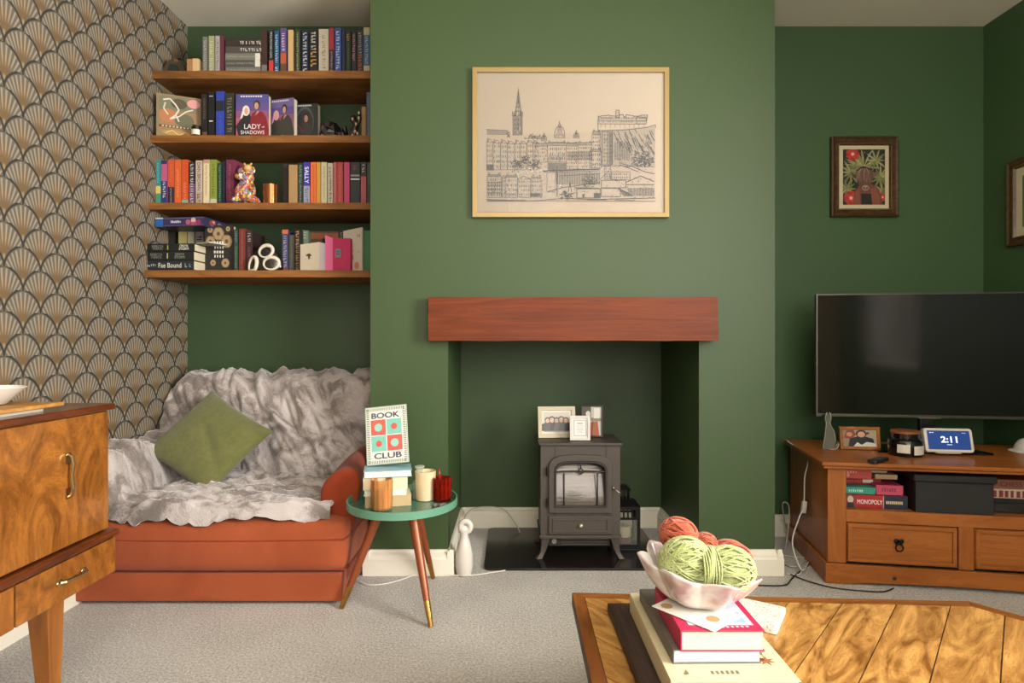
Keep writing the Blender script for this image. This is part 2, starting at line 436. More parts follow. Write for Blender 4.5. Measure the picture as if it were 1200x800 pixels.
# ================================================================== SHELVES
SH = {}
shw = wood('a06a38', '64401e', (1.3, 7, 11), .55, contrast=(.3, .72), dist=1.4)
for i, (zt, zb, yf, nm) in enumerate([(2.150, 2.116, 2.649, 'topmost wooden wall shelf, under the ceiling, holding a long row of books'), (1.860, 1.828, 2.637, 'second wooden wall shelf from the top, under the face-out books'),
                              (1.559, 1.530, 2.624, 'third wooden wall shelf from the top, under the rainbow of book spines'), (1.260, 1.230, 2.60, 'lowest wooden wall shelf, above the sofa, with cards standing on it')]):
    o = rough_beam(XL+.001, BL-.001, yf, YB, zb, zt, amp=.0015, seed=i*7).build('wall_shelf', shw, smooth='auto')
    tag(o, nm, 'shelf', 'wooden shelves in the left alcove'); SH[i+1] = (zt+.0015, yf)

# ================================================================== SOFA
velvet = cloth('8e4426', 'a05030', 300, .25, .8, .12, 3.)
velvet_d = cloth('7c2f18', '8a381c', 300, .25, .8, .1, 3.)  # darker copy of the velvet: the arms' shade put into the colour
SX0, SX1 = XL+.012, -.612
sofa = thing('sofa', (-1.1, 2.5, 0), 'rust orange velvet sofa in the left alcove under the shelves', 'sofa')
MB().box(SX0, SX1, 2.15, 2.88, .012, .118).build('base', velvet, sofa, bevel=.008, world=True)
# seat cushion: plump, with curved front edge
def cush(u, v):
    x = SX0+(SX1+.005-SX0)*u; y = 2.14+.62*v
    return x, y
def cushion_mesh(x0, x1, y0, y1, z0, z1, r=.035, puff=.02, nx=30, ny=16, nz=8):
    m = MB(); cx, cy, cz = (x0+x1)/2, (y0+y1)/2, (z0+z1)/2; hx, hy, hz = (x1-x0)/2, (y1-y0)/2, (z1-z0)/2
    bmesh.ops.create_cube(m.bm, size=2); bmesh.ops.subdivide_edges(m.bm, edges=m.bm.edges[:], cuts=14, use_grid_fill=True)
    for v in m.bm.verts:
        p = Vector((v.co.x*hx, v.co.y*hy, v.co.z*hz))
        q = Vector((max(-hx+r, min(hx-r, p.x)), max(-hy+r, min(hy-r, p.y)), max(-hz+r, min(hz-r, p.z))))
        d = p-q
        if d.length > 1e-6: p = q+d.normalized()*r
        ux, uy, uz = p.x/hx, p.y/hy, p.z/hz
        p.z += puff*(1-ux*ux)*(1-uy*uy)*(1 if p.z > 0 else -.2)
        p.y -= .018*(1-ux*ux)*(1-uz*uz)*(1 if p.y < 0 else -1)
        v.co = p+Vector((cx, cy, cz))
    return m
sc = cushion_mesh(SX0+.002, SX1+.018, 2.135, 2.74, .119, .312).build('seat_cushion', velvet, sofa, smooth=True, world=True)
pp = []
for zz, nm in ((.243, 0), (.132, 1)):
    m = MB(); pts = [(SX0+.03+(SX1-.02-SX0)*k/30, 2.135-.0185*(1-((k-15)/15)**2)*(1-((zz-.2155)/.0965)**2)+(.012 if nm else .0015), zz-.001) for k in range(31)]
    pts += [(SX1+.017, 2.16, zz), (SX1+.020, 2.2, zz), (SX1+.02, 2.6, zz)]
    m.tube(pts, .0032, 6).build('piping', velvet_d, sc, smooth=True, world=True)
# arms : scroll that flares outwards at the front
def arm(xi, xo, flare):
    m = MB(); rings = []
    ys = [2.20, 2.215, 2.26, 2.34, 2.42, 2.50, 2.6, 2.75, 2.87]
    for j, y in enumerate(ys):
        f = max(0., min(1., (2.46-y)/.22)); z1 = .480+.015*math.sin((y-2.2)*4); s = .97 if j == 0 else 1
        fx = flare*f; sg = 1 if xo > xi else -1; w = abs(xo-xi)
        P = [(xi+sg*.012, .02), (xo-sg*.004, .02), (xo+sg*.0, .18), (xo+sg*fx*.6, .34), (xo+sg*fx, .42), (xo+sg*fx-sg*.012, z1-.014), (xo-sg*w*.45+sg*fx*.7, z1), (xi+sg*.024+sg*fx*.4, z1-.014), (xi-sg*.004, z1-.05), (xi-sg*.016, z1-.12), (xi+sg*.006, .3), (xi+sg*.01, .18)]
        cx = (xi+xo)/2; cz = .25
        rings.append([m.bm.verts.new((cx+(p[0]-cx)*s, y, cz+(p[1]-cz)*s)) for p in P])
    for a, b_ in zip(rings, rings[1:]):
        for k in range(len(a)): m.face([a[k], a[(k+1) % len(a)], b_[(k+1) % len(a)], b_[k]])
    m.face(rings[0][::-1]); m.face(rings[-1]); return m
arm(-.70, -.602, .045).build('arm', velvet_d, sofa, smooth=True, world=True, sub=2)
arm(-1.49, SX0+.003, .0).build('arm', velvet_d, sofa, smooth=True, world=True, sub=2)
# backrest
m = MB(); P = [(2.70, .12), (2.69, .36), (2.74, .55), (2.795, .70), (2.825, .745), (2.865, .757), (2.90, .735), (2.905, .6), (2.90, .12)]
R_ = []
for k in range(21):
    u = k/20; x = SX0+.004+(BL-.006-SX0)*u; dz = -.05*max(0, 1-u/.16)**2
    R_.append([m.bm.verts.new((x, y, z+(dz if z > .5 else 0))) for y, z in P])
for a, b_ in zip(R_, R_[1:]):
    for k in range(len(P)): m.face([a[k], a[(k+1) % len(P)], b_[(k+1) % len(P)], b_[k]])
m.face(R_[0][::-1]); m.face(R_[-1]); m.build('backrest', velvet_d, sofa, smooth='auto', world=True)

# throw draped over seat, back and left arm
def throw_pt(u, v):
    x = -1.585+(-.66+1.585)*u
    # path: y,z against v
    K = [(0, 2.124, .282), (.05, 2.138, .336), (.38, 2.66, .348), (.43, 2.675, .372), (.72, 2.742, .66), (.80, 2.785, .755), (.86, 2.850, .782), (.92, 2.912, .755), (1, 2.925, .60)]
    for (a, y0, z0), (b_, y1, z1) in zip(K, K[1:]):
        if v <= b_+1e-9:
            t_ = (v-a)/(b_-a); t2 = t_*t_*(3-2*t_) if b_-a < .06 else t_; y = y0+(y1-y0)*t2; z = z0+(z1-z0)*t2; break
    if v > .38: x = x+(u**2)*.068*min(1, (v-.38)/.3)          # spreads to the alcove corner
    if v > .6: z -= .055*max(0, 1-u/.15)**2*min(1, (v-.6)/.1)
    # seat front hem curves
    if v < .38:
        fx = 1-v/.38; y += fx*(.045*(abs(u-.5)/.5)**2.4-.004); z += .016*math.sin(PI*min(1, u*1.02))*(.4+.6*min(1, (2.3-y)*3 if y > 2.3 else 1))*(1)
        # climbs the left arm, except at the very front
        a = max(0, min(1, (-1.425-x)/.06)); a = a*a*(3-2*a)*max(0, min(1, (y-2.155)/.035))
        z += a*(.515-z+.01*math.sin(y*22))
    else:
        a = max(0, min(1, (-1.425-x)/.06)); a = a*a*(3-2*a)
        if z < .515: z += a*(.515-z)
    # dip to keep above cushion
    # folds
    p = Vector((x, y, z)); w = 1-max(0, min(1, (v-.9)/.1))
    if v < .4:
        q = Vector((x*4.5+y*1.2, y*13-x*3.5, z*3)); n1 = noise.noise(q); n2 = noise.noise(q*2.3+Vector((5, 1, 2))); n3 = noise.noise(q*5.5)
        d = .5*(1-abs(n1)*2.6)*.042+(1-abs(n2)*2.5)*.016+n3*.008
        p.z += max(-.004, d); 
    else:
        q = Vector((x*9+z*5.5, y*3, z*2.4-x*2)); n1 = noise.noise(q); n2 = noise.noise(q*2.2+Vector((3, 3, 1))); n3 = noise.noise(q*5)
        d = (1-abs(n1)*2.6)*.028+(1-abs(n2)*2.4)*.013+n3*.005+.006
        if v < .8: p += Vector((0, -.93, .36))*max(0, d)
        else: p += Vector((0, -.2, .97))*max(0, d)*w
    if u > .97: p.z -= (u-.97)*.3*(1 if v < .4 else 0)
    if v < .42: p.x += .012*noise.noise(Vector((y*12, 4, 0)))*u
    if v > .8 and p.y > 2.915: p.y = 2.915+.01*(v-.8)
    if v > .8: p.x = min(p.x, BL-.01)
    p.x = max(p.x, XL+.006)
    return p
def throw_mat():
    m = bpy.data.materials.new('plush_throw'); m.use_nodes = True; nt = m.node_tree; E.nt = nt
    b = nt.nodes['Principled BSDF']; b.inputs['Roughness'].default_value = .8; b.inputs['Sheen Weight'].default_value = .8; b.inputs['Sheen Roughness'].default_value = .35; b.inputs['Specular IOR Level'].default_value = .2
    tc = nt.nodes.new('ShaderNodeTexCoord'); mp = nt.nodes.new('ShaderNodeMapping'); mp.inputs['Scale'].default_value = (5, 11, 5); mp.inputs['Rotation'].default_value = (0, 0, .35)
    nt.links.new(tc.outputs['Object'], mp.inputs[0])
    n = nt.nodes.new('ShaderNodeTexNoise'); n.inputs['Scale'].default_value = 1.3; n.inputs['Detail'].default_value = 4; n.inputs['Distortion'].default_value = 1.4; n.inputs['Roughness'].default_value = .55
    nt.links.new(mp.outputs[0], n.inputs['Vector'])
    n2 = nt.nodes.new('ShaderNodeTexNoise'); n2.inputs['Scale'].default_value = 160; n2.inputs['Detail'].default_value = 3; nt.links.new(tc.outputs['Object'], n2.inputs['Vector'])
    f = smooth(E(n.outputs['Fac'])*.8+E(n2.outputs['Fac'])*.2, .38, .6)
    rp = nt.nodes.new('ShaderNodeValToRGB'); el = rp.color_ramp.elements; el[0].color = lin('7a706b'); el[1].color = lin('b4aba8'); x = el.new(.5); x.color = lin('9c928e')
    nt.links.new(f.s, rp.inputs[0]); nt.links.new(rp.outputs[0], b.inputs['Base Color'])
    bp = nt.nodes.new('ShaderNodeBump'); bp.inputs['Strength'].default_value = .8; bp.inputs['Distance'].default_value = .006
    h = E(n2.outputs['Fac'])*.45+E(n.outputs['Fac'])*1.6
    nt.links.new(h.s, bp.inputs['Height']); nt.links.new(bp.outputs[0], b.inputs['Normal'])
    return m
th = MB().grid(170, 200, throw_pt).build('throw_blanket', throw_mat(), smooth=True, solid=.006)
tag(th, 'crumpled silver-grey plush throw draped over the sofa seat and back', 'blanket')

# green cushion, standing on its corner
def pillow(name, size, thick, mat, M4, label):
    m = MB(); n = 26; top = []; bot = []
    def pt(i, j, s):
        u, v = -1+2*i/n, -1+2*j/n
        e = (1-abs(u)**2.6)*(1-abs(v)**2.6); k = 1-.07*(1-abs(u)**1)*abs(v)**4*0
        px = u*size/2*(1-.06*(1-v*v)); py = v*size/2*(1-.06*(1-u*u))
        z = s*thick/2*(max(0, e)**.55)
        z += .004*noise.noise(Vector((u*3, v*3, s)))*(e) - s*.012*math.exp(-((u*.5+v*.9)/.10)**2)*e*(1 if s > 0 and u > -.2 else 0)
        return (px, py, z)
    T = [[m.bm.verts.new(pt(i, j, 1)) for i in range(n+1)] for j in range(n+1)]
    B = [[T[j][i] if i in (0, n) or j in (0, n) else m.bm.verts.new(pt(i, j, -1)) for i in range(n+1)] for j in range(n+1)]
    for j in range(n):
        for i in range(n):
            m.face([T[j][i], T[j][i+1], T[j+1][i+1], T[j+1][i]]); m.face([B[j][i], B[j+1][i], B[j+1][i+1], B[j][i+1]])
    o = m.build(name, mat, smooth=True, sub=1); o.matrix_world = M4
    return tag(o, label, 'cushion')
cx, cyd, cz = WX(246, 2.53), 2.53, WZ(514, 2.56)
M4 = Matrix.Translation((cx, cyd, cz-.004)) @ Matrix.Rotation(math.radians(8), 4, 'Z') @ Matrix.Rotation(math.radians(54), 4, 'X') @ Matrix.Rotation(math.radians(-36), 4, 'Z') 
pillow('cushion', .37, .12, cloth('5f6138', '69693e', 420, .6, .95, .3, 40), M4, 'olive green square cushion tilted onto one corner on the grey throw')

# ================================================================== SIDEBOARD (left foreground)
wal = wood('9a6026', '58300d', (4.5, 4.5, 2.6), .28, .35, (.3, .62), dist=3.4, swirl=True, bump=.04)
wal_v = wood('a2672a', '6a3a12', (9, 9, 1.6), .3, .3, (.3, .7), dist=1.2, bump=.04)
wal_d = wood('6e3416', '3d1a0a', (6, 1.2, 8), .28, .5, (.3, .7), dist=1.2, bump=.04)
sb = thing('sideboard', (-1.35, 1.1, 0), 'walnut veneer retro sideboard with brass pulls and tapered legs at left', 'sideboard')
X0s, Xu, Xl, Y0s, Y1s = XL+.03, -1.142, -1.122, .45, 1.70
MB().box(X0s, Xu-.014, Y0s+.01, Y1s-.008, .42, .757).build('carcass', wal_v, sb, bevel=.002, world=True)
MB().box(X0s, Xu+.012, Y0s, Y1s+.006, .757, .775).build('top', wal_d, sb, bevel=.005, seg=3, world=True)
MB().box(X0s, Xl-.014, Y0s+.01, Y1s-.002, .297, .402).build('drawer_case', wal_v, sb, bevel=.002, world=True)
MB().box(X0s, Xl+.004, Y0s, Y1s+.004, .402, .42).build('ledge', wal_d, sb, bevel=.006, seg=3, world=True)
brass = M('b98d4e', .25, 1., var=.03); gold = M('c0a47a', .22, 1., var=.03)
def pull(path, parent, r=.004):
    m = MB(); m.tube(path, r, 8); return m.build('handle', gold, parent, smooth=True, world=True)
for k, (ya, yb, hy) in enumerate([(1.08, 1.690, 1.535), (.47, 1.075, .62)]):
    d = MB().box(Xu-.014, Xu, ya, yb, .424, .753).build('door', wal, sb, bevel=.0015, world=True)
    m = MB(); zc = .605; x = Xu
    for s in (-1, 1):
        m.box(x, x+.003, hy-.008, hy+.008, zc+s*.045-.014, zc+s*.045+.014)
    m.tube([(x, hy, zc+.056), (x+.012, hy, zc+.05), (x+.017, hy-.001, zc+.03), (x+.013, hy-.002, zc), (x+.017, hy-.001, zc-.03), (x+.012, hy, zc-.05), (x, hy, zc-.056)], [.003, .005, .0045, .004, .0045, .005, .003], 8)
    m.build('handle', gold, d, smooth='auto', world=True)
for k, (ya, yb) in enumerate([(1.352, 1.690), (1.0, 1.346), (.47, .994)]):
    d = MB().box(Xl-.014, Xl, ya, yb, .302, .398).build('drawer', wal_v if k else wal, sb, bevel=.0015, world=True)
    hc = (ya+yb)/2; m = MB()
    for s in (-1, 1): m.ball((Xl+.003, hc+s*.042, .352), .004, .012, .008)
    m.tube([(Xl, hc-.045, .352), (Xl+.013, hc-.036, .352), (Xl+.016, hc, .351), (Xl+.013, hc+.036, .352), (Xl, hc+.045, .352)], [.004, .005, .004, .005, .004], 8)
    m.build('handle', gold, d, smooth='auto', world=True)
for (lx, ly) in ((Xl-.05, 1.50), (Xl-.05, .62), (X0s+.05, 1.50), (X0s+.05, .62)):
    a, c = .028, .015
    dx = .012
    MB().hexa([(lx+dx-c, ly-c, 0), (lx+dx+c, ly-c, 0), (lx+dx+c, ly+c, 0), (lx+dx-c, ly+c, 0), (lx-a, ly-a, .297), (lx+a, ly-a, .297), (lx+a, ly+a, .297), (lx-a, ly+a, .297)]).build('leg', wal_v, sb, bevel=.003, world=True)
# tray and dish on it
tr = thing('serving_board', (-1.308, 1.42, .775), 'pale wooden board lying on the sideboard under the white dish', 'board')
MB().box(-.17, .17, -.1, .1, .012, .022).build('board', wood('b98a4c', '8d5f2a', (2, 9, 9), .5), tr, bevel=.003)
for s in (-.12, .12): MB().box(s-.012, s+.012, -.08, .08, 0, .012).build('foot', M('cfc6b4', .5), tr, bevel=.002)
dish = MB().lathe([(.03, 0), (.05, .002), (.085, .03), (.089, .032), (.086, .033), (.05, .008), (.001, .006)], n=36, cap=False)
dish.bm.faces.new([v for v in dish.bm.verts if abs(v.co.z) < 1e-6][::-1]) if False else None
dsh = dish.build('white_dish', M('dedbd2', .25), smooth='auto'); dsh.location = (-1.265, 1.42, .7975); dsh.scale = (1, 1, 1.3)
tag(dsh, 'white china dish on the wooden board at far left', 'dish')

# ================================================================== SIDE TABLE
st = thing('side_table', (-.397, 2.17, 0), 'round green tray table on three copper-toned splayed legs beside the sofa', 'side table')
TZ = .362; R = .198
mint = M('5a8a72', .45, 0., var=.04); mint_in = M('3d6f5c', .22, var=.05)
MB().lathe([(R-.004, 0), (R, .002), (R, .028), (R-.0045, .028), (R-.006, .006), (.001, .006)], n=72, cap=False).build('tray_rim', mint, st, smooth='auto', M4=Matrix.Translation((0, 0, TZ-.006)))
MB().lathe([(.001, -.006), (R-.004, -.006), (R-.004, .0005), (.001, .0005)], n=72, cap=False).build('tray_base', mint_in, st, smooth='auto', M4=Matrix.Translation((0, 0, TZ)))
copper = M('8e4a2a', .33, .35, var=.08)
for fx, fy in ((-.269, 1.985), (-.607, 2.125), (-.316, 2.395)):
    f = Vector((fx+.397, fy-2.17, 0)); top = Vector((f.x*.36, f.y*.36, TZ-.007)); mid = f.lerp(top, .22)
    l = MB().tube([mid, top], [.0118, .0185], 16).build('leg', copper, st, smooth='auto')
    MB().tube([f+Vector((0, 0, .002)), mid], [.0085, .0120], 16).build('ferrule', brass, l, smooth='auto')
# ================================================================== STOVE AND HEARTH
iron = M('4a433d', .5, .25, var=.06, bump=.1, bscale=300); iron_d = M('2c2825', .55, .2, var=.05); blk = M('16130f', .5)
def rrect(x0, x1, y0, y1, r, n=6):
    out = []
    for cx, cy, a in ((x1-r, y0+r, -90), (x1-r, y1-r, 0), (x0+r, y1-r, 90), (x0+r, y0+r, 180)):
        for k in range(n+1):
            t = math.radians(a+90*k/n); out.append((cx+r*math.cos(t), cy+r*math.sin(t)))
    return out
hs = MB().prism(rrect(-.118, .655, 2.475, 3.02, .03), 0.0, .010, 'z').build('hearth_slab', M('1c1715', .18, var=.3, bump=.05, bscale=6), bevel=.002)
tag(hs, 'glossy dark hearth slab with rounded corners lying on the carpet', 'hearth')
sx, sy = .296, 2.70
sv = thing('electric_stove', (sx, sy, .010), 'dark grey stove-style electric heater with arched leaded door, standing in the fireplace', 'stove')
w, d = .172, .115
yf = -d                                     # local front plane
MB().box(-w, w, -d+.06, d, .10, .492).box(-w, -.110, -d, -d+.062, .10, .492).box(.110, w, -d, -d+.062, .10, .492).box(-.112, .112, -d, -d+.062, .10, .228).box(-.112, .112, -d, -d+.062, .422, .492).build('body', iron, sv, bevel=0)
MB().prism(rrect(-w-.012, w+.012, -d-.016, d+.01, .012), .492, .503, 'z').build('top_plate', iron, sv, bevel=.003)
MB().box(-w-.006, w+.006, -d-.008, d, .088, .103).build('bottom_plate', iron, sv, bevel=.003)
for a in (-1, 1):
    for c in (-1, 1):
        X, Y = a*(w-.022), c*(d-.02)
        m = MB(); prof = [(0, .09, .020), (.004, .06, .015), (.011, .03, .011), (.022, .010, .011), (.030, .0, .014)]
        rings = []
        for o_, z, r in prof:
            rings.append([m.bm.verts.new((X+a*o_+dx*r, Y+c*o_*.5+dy*r, z)) for dx, dy in ((-1, -1), (1, -1), (1, 1), (-1, 1))])
        for p, q in zip(rings, rings[1:]):
            for k in range(4): m.face([p[k], p[(k+1) % 4], q[(k+1) % 4], q[k]])
        m.face(rings[0]); m.face(rings[-1]); m.build('leg', iron, sv, bevel=.003)
def arch(x0, x1, z0, z1, rise, n=16, r=.0):
    P = [(x0, z0), (x1, z0)]; cx = (x0+x1)/2; hw = (x1-x0)/2
    for k in range(n+1):
        t = k/n*PI; c_, s_ = math.cos(t), math.sin(t)
        P.append((cx+hw*math.copysign(abs(c_)**.55, c_), z1-rise+rise*s_**.8))
    return P
def ring_prism(m, outer, inner, y0, y1):
    n = len(outer)
    A = [[m.bm.verts.new((p[0], y, p[1])) for p in L] for y in (y0, y1) for L in (outer, inner)]
    o0, i0, o1, i1 = A
    for k in range(n):
        j = (k+1) % n
        m.face([o0[k], o0[j], i0[j], i0[k]]); m.face([o1[j], o1[k], i1[k], i1[j]]); m.face([o0[j], o0[k], o1[k], o1[j]]); m.face([i0[k], i0[j], i1[j], i1[k]])
door = MB(); ring_prism(door, arch(-.138, .138, .200, .452, .06), arch(-.112, .112, .226, .424, .045), -d-.014, -d)
dr = door.build('door', iron, sv, smooth='auto', bevel=.003)
m = MB(); ring_prism(m, arch(-.113, .113, .225, .425, .045), arch(-.105, .105, .233, .417, .04), -d-.018, -d-.008); m.build('door_trim', iron_d, dr, smooth='auto', bevel=.002)
gl = bpy.data.materials.new('stove_glass'); gl.use_nodes = True; nt = gl.node_tree; b = nt.nodes['Principled BSDF']
b.inputs['Base Color'].default_value = lin('5e574f'); b.inputs['Roughness'].default_value = .24; b.inputs['Metallic'].default_value = .6; b.inputs['Coat Weight'].default_value = .3
tc = nt.nodes.new('ShaderNodeTexCoord'); mp = nt.nodes.new('ShaderNodeMapping'); mp.inputs['Scale'].default_value = (6, 6, 60); n1 = nt.nodes.new('ShaderNodeTexNoise'); n1.inputs['Scale'].default_value = 2
bp = nt.nodes.new('ShaderNodeBump'); bp.inputs['Strength'].default_value = .3; bp.inputs['Distance'].default_value = .002
nt.links.new(tc.outputs['Object'], mp.inputs[0]); nt.links.new(mp.outputs[0], n1.inputs['Vector']); nt.links.new(n1.outputs['Fac'], bp.inputs['Height']); nt.links.new(bp.outputs[0], b.inputs['Normal'])
MB().grid(16, 16, lambda u, v: Vector((-.1125+.225*u, -d-.006+.050*v**1.35+.004*(2*u-1)**2, .2255+.199*v))).build('glass', gl, dr, smooth=True)
m = MB(); y = -d-.011
def bar(p, q, r=.0032): m.tube([(p[0], y, p[1]), (q[0], y, q[1])], r, 6)
bar((0, .420), (0, .392)); bar((-.072, .235), (-.072, .372)); bar((.072, .235), (.072, .372))
m.tube([(x/100, y, .382-.000022*x*x*1.2) for x in range(-11, 12)], .0036, 6)
m.tube([(.011*math.cos(k/12*2*PI), y-.002, .381+.011*math.sin(k/12*2*PI)) for k in range(12)], .0028, 6, closed=True)
m.build('leading', iron_d, dr, smooth=True)
for z in (.245, .380):
    MB().tube([(-.143, -d-.012, z-.018), (-.143, -d-.012, z+.018)], .0055, 10).box(-.15, -.12, -d-.012, -d, z-.006, z+.006).build('hinge', M('3b3733', .3, .8), sv, smooth='auto')
MB().ball((.140, -d-.02, .312), .006).tube([(.140, -d-.02, .312), (.152, -d-.032, .302), (.168, -d-.036, .292)], [.0035, .003, .0035], 8).build('handle', M('b4aa98', .25, .9), dr, smooth=True)
m = MB(); m.box(-.138, .138, -d-.012, -d, .108, .188)
ad = m.build('drawer', iron, sv, bevel=.003)
m = MB(); ring_prism(m, [(-.122, .118), (.122, .118), (.122, .178), (-.122, .178)], [(-.112, .127), (.112, .127), (.112, .169), (-.112, .169)], -d-.017, -d-.012); m.build('moulding', iron, ad, bevel=.002)
MB().ball((0, -d-.022, .150), .009, .009, .009).tube([(0, -d-.012, .150), (0, -d-.018, .150)], .004, 8).build('knob', M('d8cfb4', .25, .6), ad, smooth=True)
MB().box(-.135, .135, -d+.03, -d+.05, .045, .088).build('vent_panel', iron_d, sv, bevel=.002)
m = MB()
for k in range(3): m.box(-.08, .125, -d+.024, -d+.03, .052+k*.011, .057+k*.011)
m.build('vent_grille', iron, sv)
MB().lathe([(.011, 0), (.011, .008), (.001, .009)], n=16).build('dial', M('9a938a', .3, .6), sv, smooth='auto', M4=Matrix.Translation((-.112, -d+.03, .068)) @ Matrix.Rotation(PI/2, 4, 'X'))

# ---- photo frames
def photo_frame(name, loc, rz, tilt, w, h, bord, fhex, mat_w, mhex, shapes, label, group, fmat=None, dep=.014, extra=None):
    r = thing(name, loc, label, 'picture frame', group, rot=(math.radians(-tilt), 0, rz))
    m = MB(); ring_prism(m, [(-w/2, 0), (w/2, 0), (w/2, h), (-w/2, h)], [(-w/2+bord, bord), (w/2-bord, bord), (w/2-bord, h-bord), (-w/2+bord, h-bord)], 0, dep)
    m.build('frame', fmat or M(fhex, .4), r, bevel=.0015)
    MB().box(-w/2+bord*.6, w/2-bord*.6, dep*.45, dep*.9, bord*.6, h-bord*.6).build('mount', M(mhex, .5), r)
    iw, ih = w-2*bord-2*mat_w, h-2*bord-2*mat_w
    if shapes: decal('photograph', r, (-iw/2, dep*.45, bord+mat_w), (1, 0, 0), (0, 0, 1), [_sc(s, iw, ih) for s in shapes], rough=.3)
    L = h*.75; MB().box(-.012, .012, dep, dep+.003, 0, L, Matrix.Translation((0, dep, .0)) @ Matrix.Rotation(math.radians(-18+tilt*0), 4, 'X')).build('stand', M('2a2420', .6), r) if tilt else None
    return r
def _sc(s, w, h):
    if s[0] == 'r': return ('r', s[1]*w, s[2]*h, s[3]*w, s[4]*h, s[5])
    if s[0] == 'e': return ('e', s[1]*w, s[2]*h, s[3]*w, s[4]*h, s[5])
    if s[0] == 'p': return ('p', [(x*w, y*h) for x, y in s[1]], s[2])
    if s[0] == 'l': return ('l', [(x*w, y*h) for x, y in s[1]], s[2], s[3])
def person_shapes(cx, base, hgt, skin, hair, top):
    s = hgt
    return [('p', [(cx-.42*s, base), (cx+.42*s, base), (cx+.36*s, base+.5*s), (cx+.14*s, base+.62*s), (cx-.14*s, base+.62*s), (cx-.36*s, base+.5*s)], top),
            ('e', cx, base+.8*s, .17*s, .24*s, hair), ('e', cx, base+.76*s, .12*s, .18*s, skin)]
TOPZ = .010+.503
grp = [('r', 0, 0, 1, 1, 'b9b2aa'), ('r', 0, 0, 1, .3, '8a8278')]
for k, (cx, tc_) in enumerate([(.15, '3a3430'), (.32, '4a4440'), (.5, '2c2826'), (.68, '55504b'), (.85, '3a3634')]): grp += person_shapes(cx, .05, .68+.05*(k % 2), 'c9a78c', '453528', tc_)
photo_frame('photo_frame', (.205, 2.70, TOPZ+.002), math.radians(4), 12, .172, .142, .017, 'b9ad92', .010, 'cfc6b2', grp, 'cream landscape photo frame with a group photo, at the left on the stove top', None)
sq = [('r', 0, 0, 1, 1, 'b9b4ac'), ('r', 0, .55, .45, 1, '55504a'), ('r', .3, .5, 1, .62, '837a70'), ('r', .6, .6, .9, .95, 'd8d4cc'), ('p', [(.1, 0), (.9, 0), (.8, .5), (.3, .45)], 'a05a3c'), ('l', [(.2, 0), (.3, .5)], .004, '5c3422'), ('l', [(.5, 0), (.55, .5)], .004, '5c3422'), ('e', .3, .75, .12, .1, 'cfcac0')]
photo_frame('photo_frame', (.362, 2.72, TOPZ+.002), math.radians(-12), 10, .102, .145, .007, '241e1a', .0, '201c18', sq, 'small dark portrait photo frame at the right on the stove top', None)
wf = photo_frame('photo_frame', (.300, 2.628, TOPZ+.002), math.radians(-2), 8, .090, .108, .012, 'c9c4bc', .0, 'd9d4cb', None, 'tiny white frame with a printed verse, in front on the stove top', None)
decal('border', wf, (0, .0063, .054), (1, 0, 0), (0, 0, 1), [('l', [(-.026, -.034), (.026, -.034), (.026, .034), (-.026, .034), (-.026, -.034)], .002, '7d7780')])
decal('print', wf, (0, .0063, .054), (1, 0, 0), (0, 0, 1), [('r', -.012, .018, .012, .022, '8d8790'), ('r', -.016, .008, .016, .0095, '9d97a0'), ('r', -.014, 0, .014, .0015, '9d97a0'), ('r', -.016, -.008, .016, -.0065, '9d97a0'), ('r', -.010, -.018, .010, -.016, '9d97a0')])

# ---- lantern
ln = thing('candle_lantern', (.510, 2.735, .010), 'black metal candle lantern standing on the hearth at the right of the stove', 'lantern')
lb = M('171614', .4, .5)
lw = .058
MB().box(-lw-.006, lw+.006, -lw-.006, lw+.006, 0, .012).build('base', lb, ln, bevel=.002)
m = MB()
for a in (-1, 1):
    for c_ in (-1, 1): m.box(a*lw-.006, a*lw+.006, c_*lw-.006, c_*lw+.006, .012, .20)
for z0, z1 in ((.012, .03), (.142, .150), (.186, .20)):
    for a in (-1, 1): m.box(-lw, lw, a*lw-.004, a*lw+.004, z0, z1); m.box(a*lw-.004, a*lw+.004, -lw, lw, z0, z1)
for k in range(6):
    x = -.047+k*.0188
    for a in (-1, 1): m.box(x-.003, x+.003, a*lw-.004, a*lw+.004, .15, .186); m.box(a*lw-.004, a*lw+.004, x-.003, x+.003, .15, .186)
m.build('frame', lb, ln)
m = MB(); A = lw+.01; B_ = .028
m.hexa([(-A, -A, .20), (A, -A, .20), (A, A, .20), (-A, A, .20), (-B_, -B_, .226), (B_, -B_, .226), (B_, B_, .226), (-B_, B_, .226)]); m.build('roof', lb, ln, bevel=.002)
m = MB()
for a in (-1, 1):
    for k in range(4):
        x = -.024+k*.016; m.box(x-.0028, x+.0028, a*.024-.002, a*.024+.002, .226, .268); m.box(a*.024-.002, a*.024+.002, x-.0028, x+.0028, .226, .268)
m.hexa([(-.032, -.032, .268), (.032, -.032, .268), (.032, .032, .268), (-.032, .032, .268), (-.012, -.012, .284), (.012, -.012, .284), (.012, .012, .284), (-.012, .012, .284)])
m.build('chimney', lb, ln)
m = MB()
for a in (-1, 1): m.box(-lw+.006, lw-.006, a*(lw-.001)-.0008, a*(lw-.001)+.0008, .03, .142); m.box(a*(lw-.001)-.0008, a*(lw-.001)+.0008, -lw+.006, lw-.006, .03, .142)
m.build('glass', glass('e8e8e0', .05, .03), ln)
cd = thing('pillar_candle', (.510, 2.735, .0235), 'pale and red pillar candle inside the black lantern', 'candle')
MB().lathe([(.034, 0), (.035, .04)], n=24).build('wax', M('6e2a22', .5), cd, smooth='auto')
MB().lathe([(.035, .04), (.035, .085), (.030, .088), (.02, .083)], n=24).build('wax', M('d3c6ae', .5), cd, smooth='auto')
MB().tube([(0, 0, .08), (.001, 0, .096)], .0012, 6).build('wick', blk, cd)

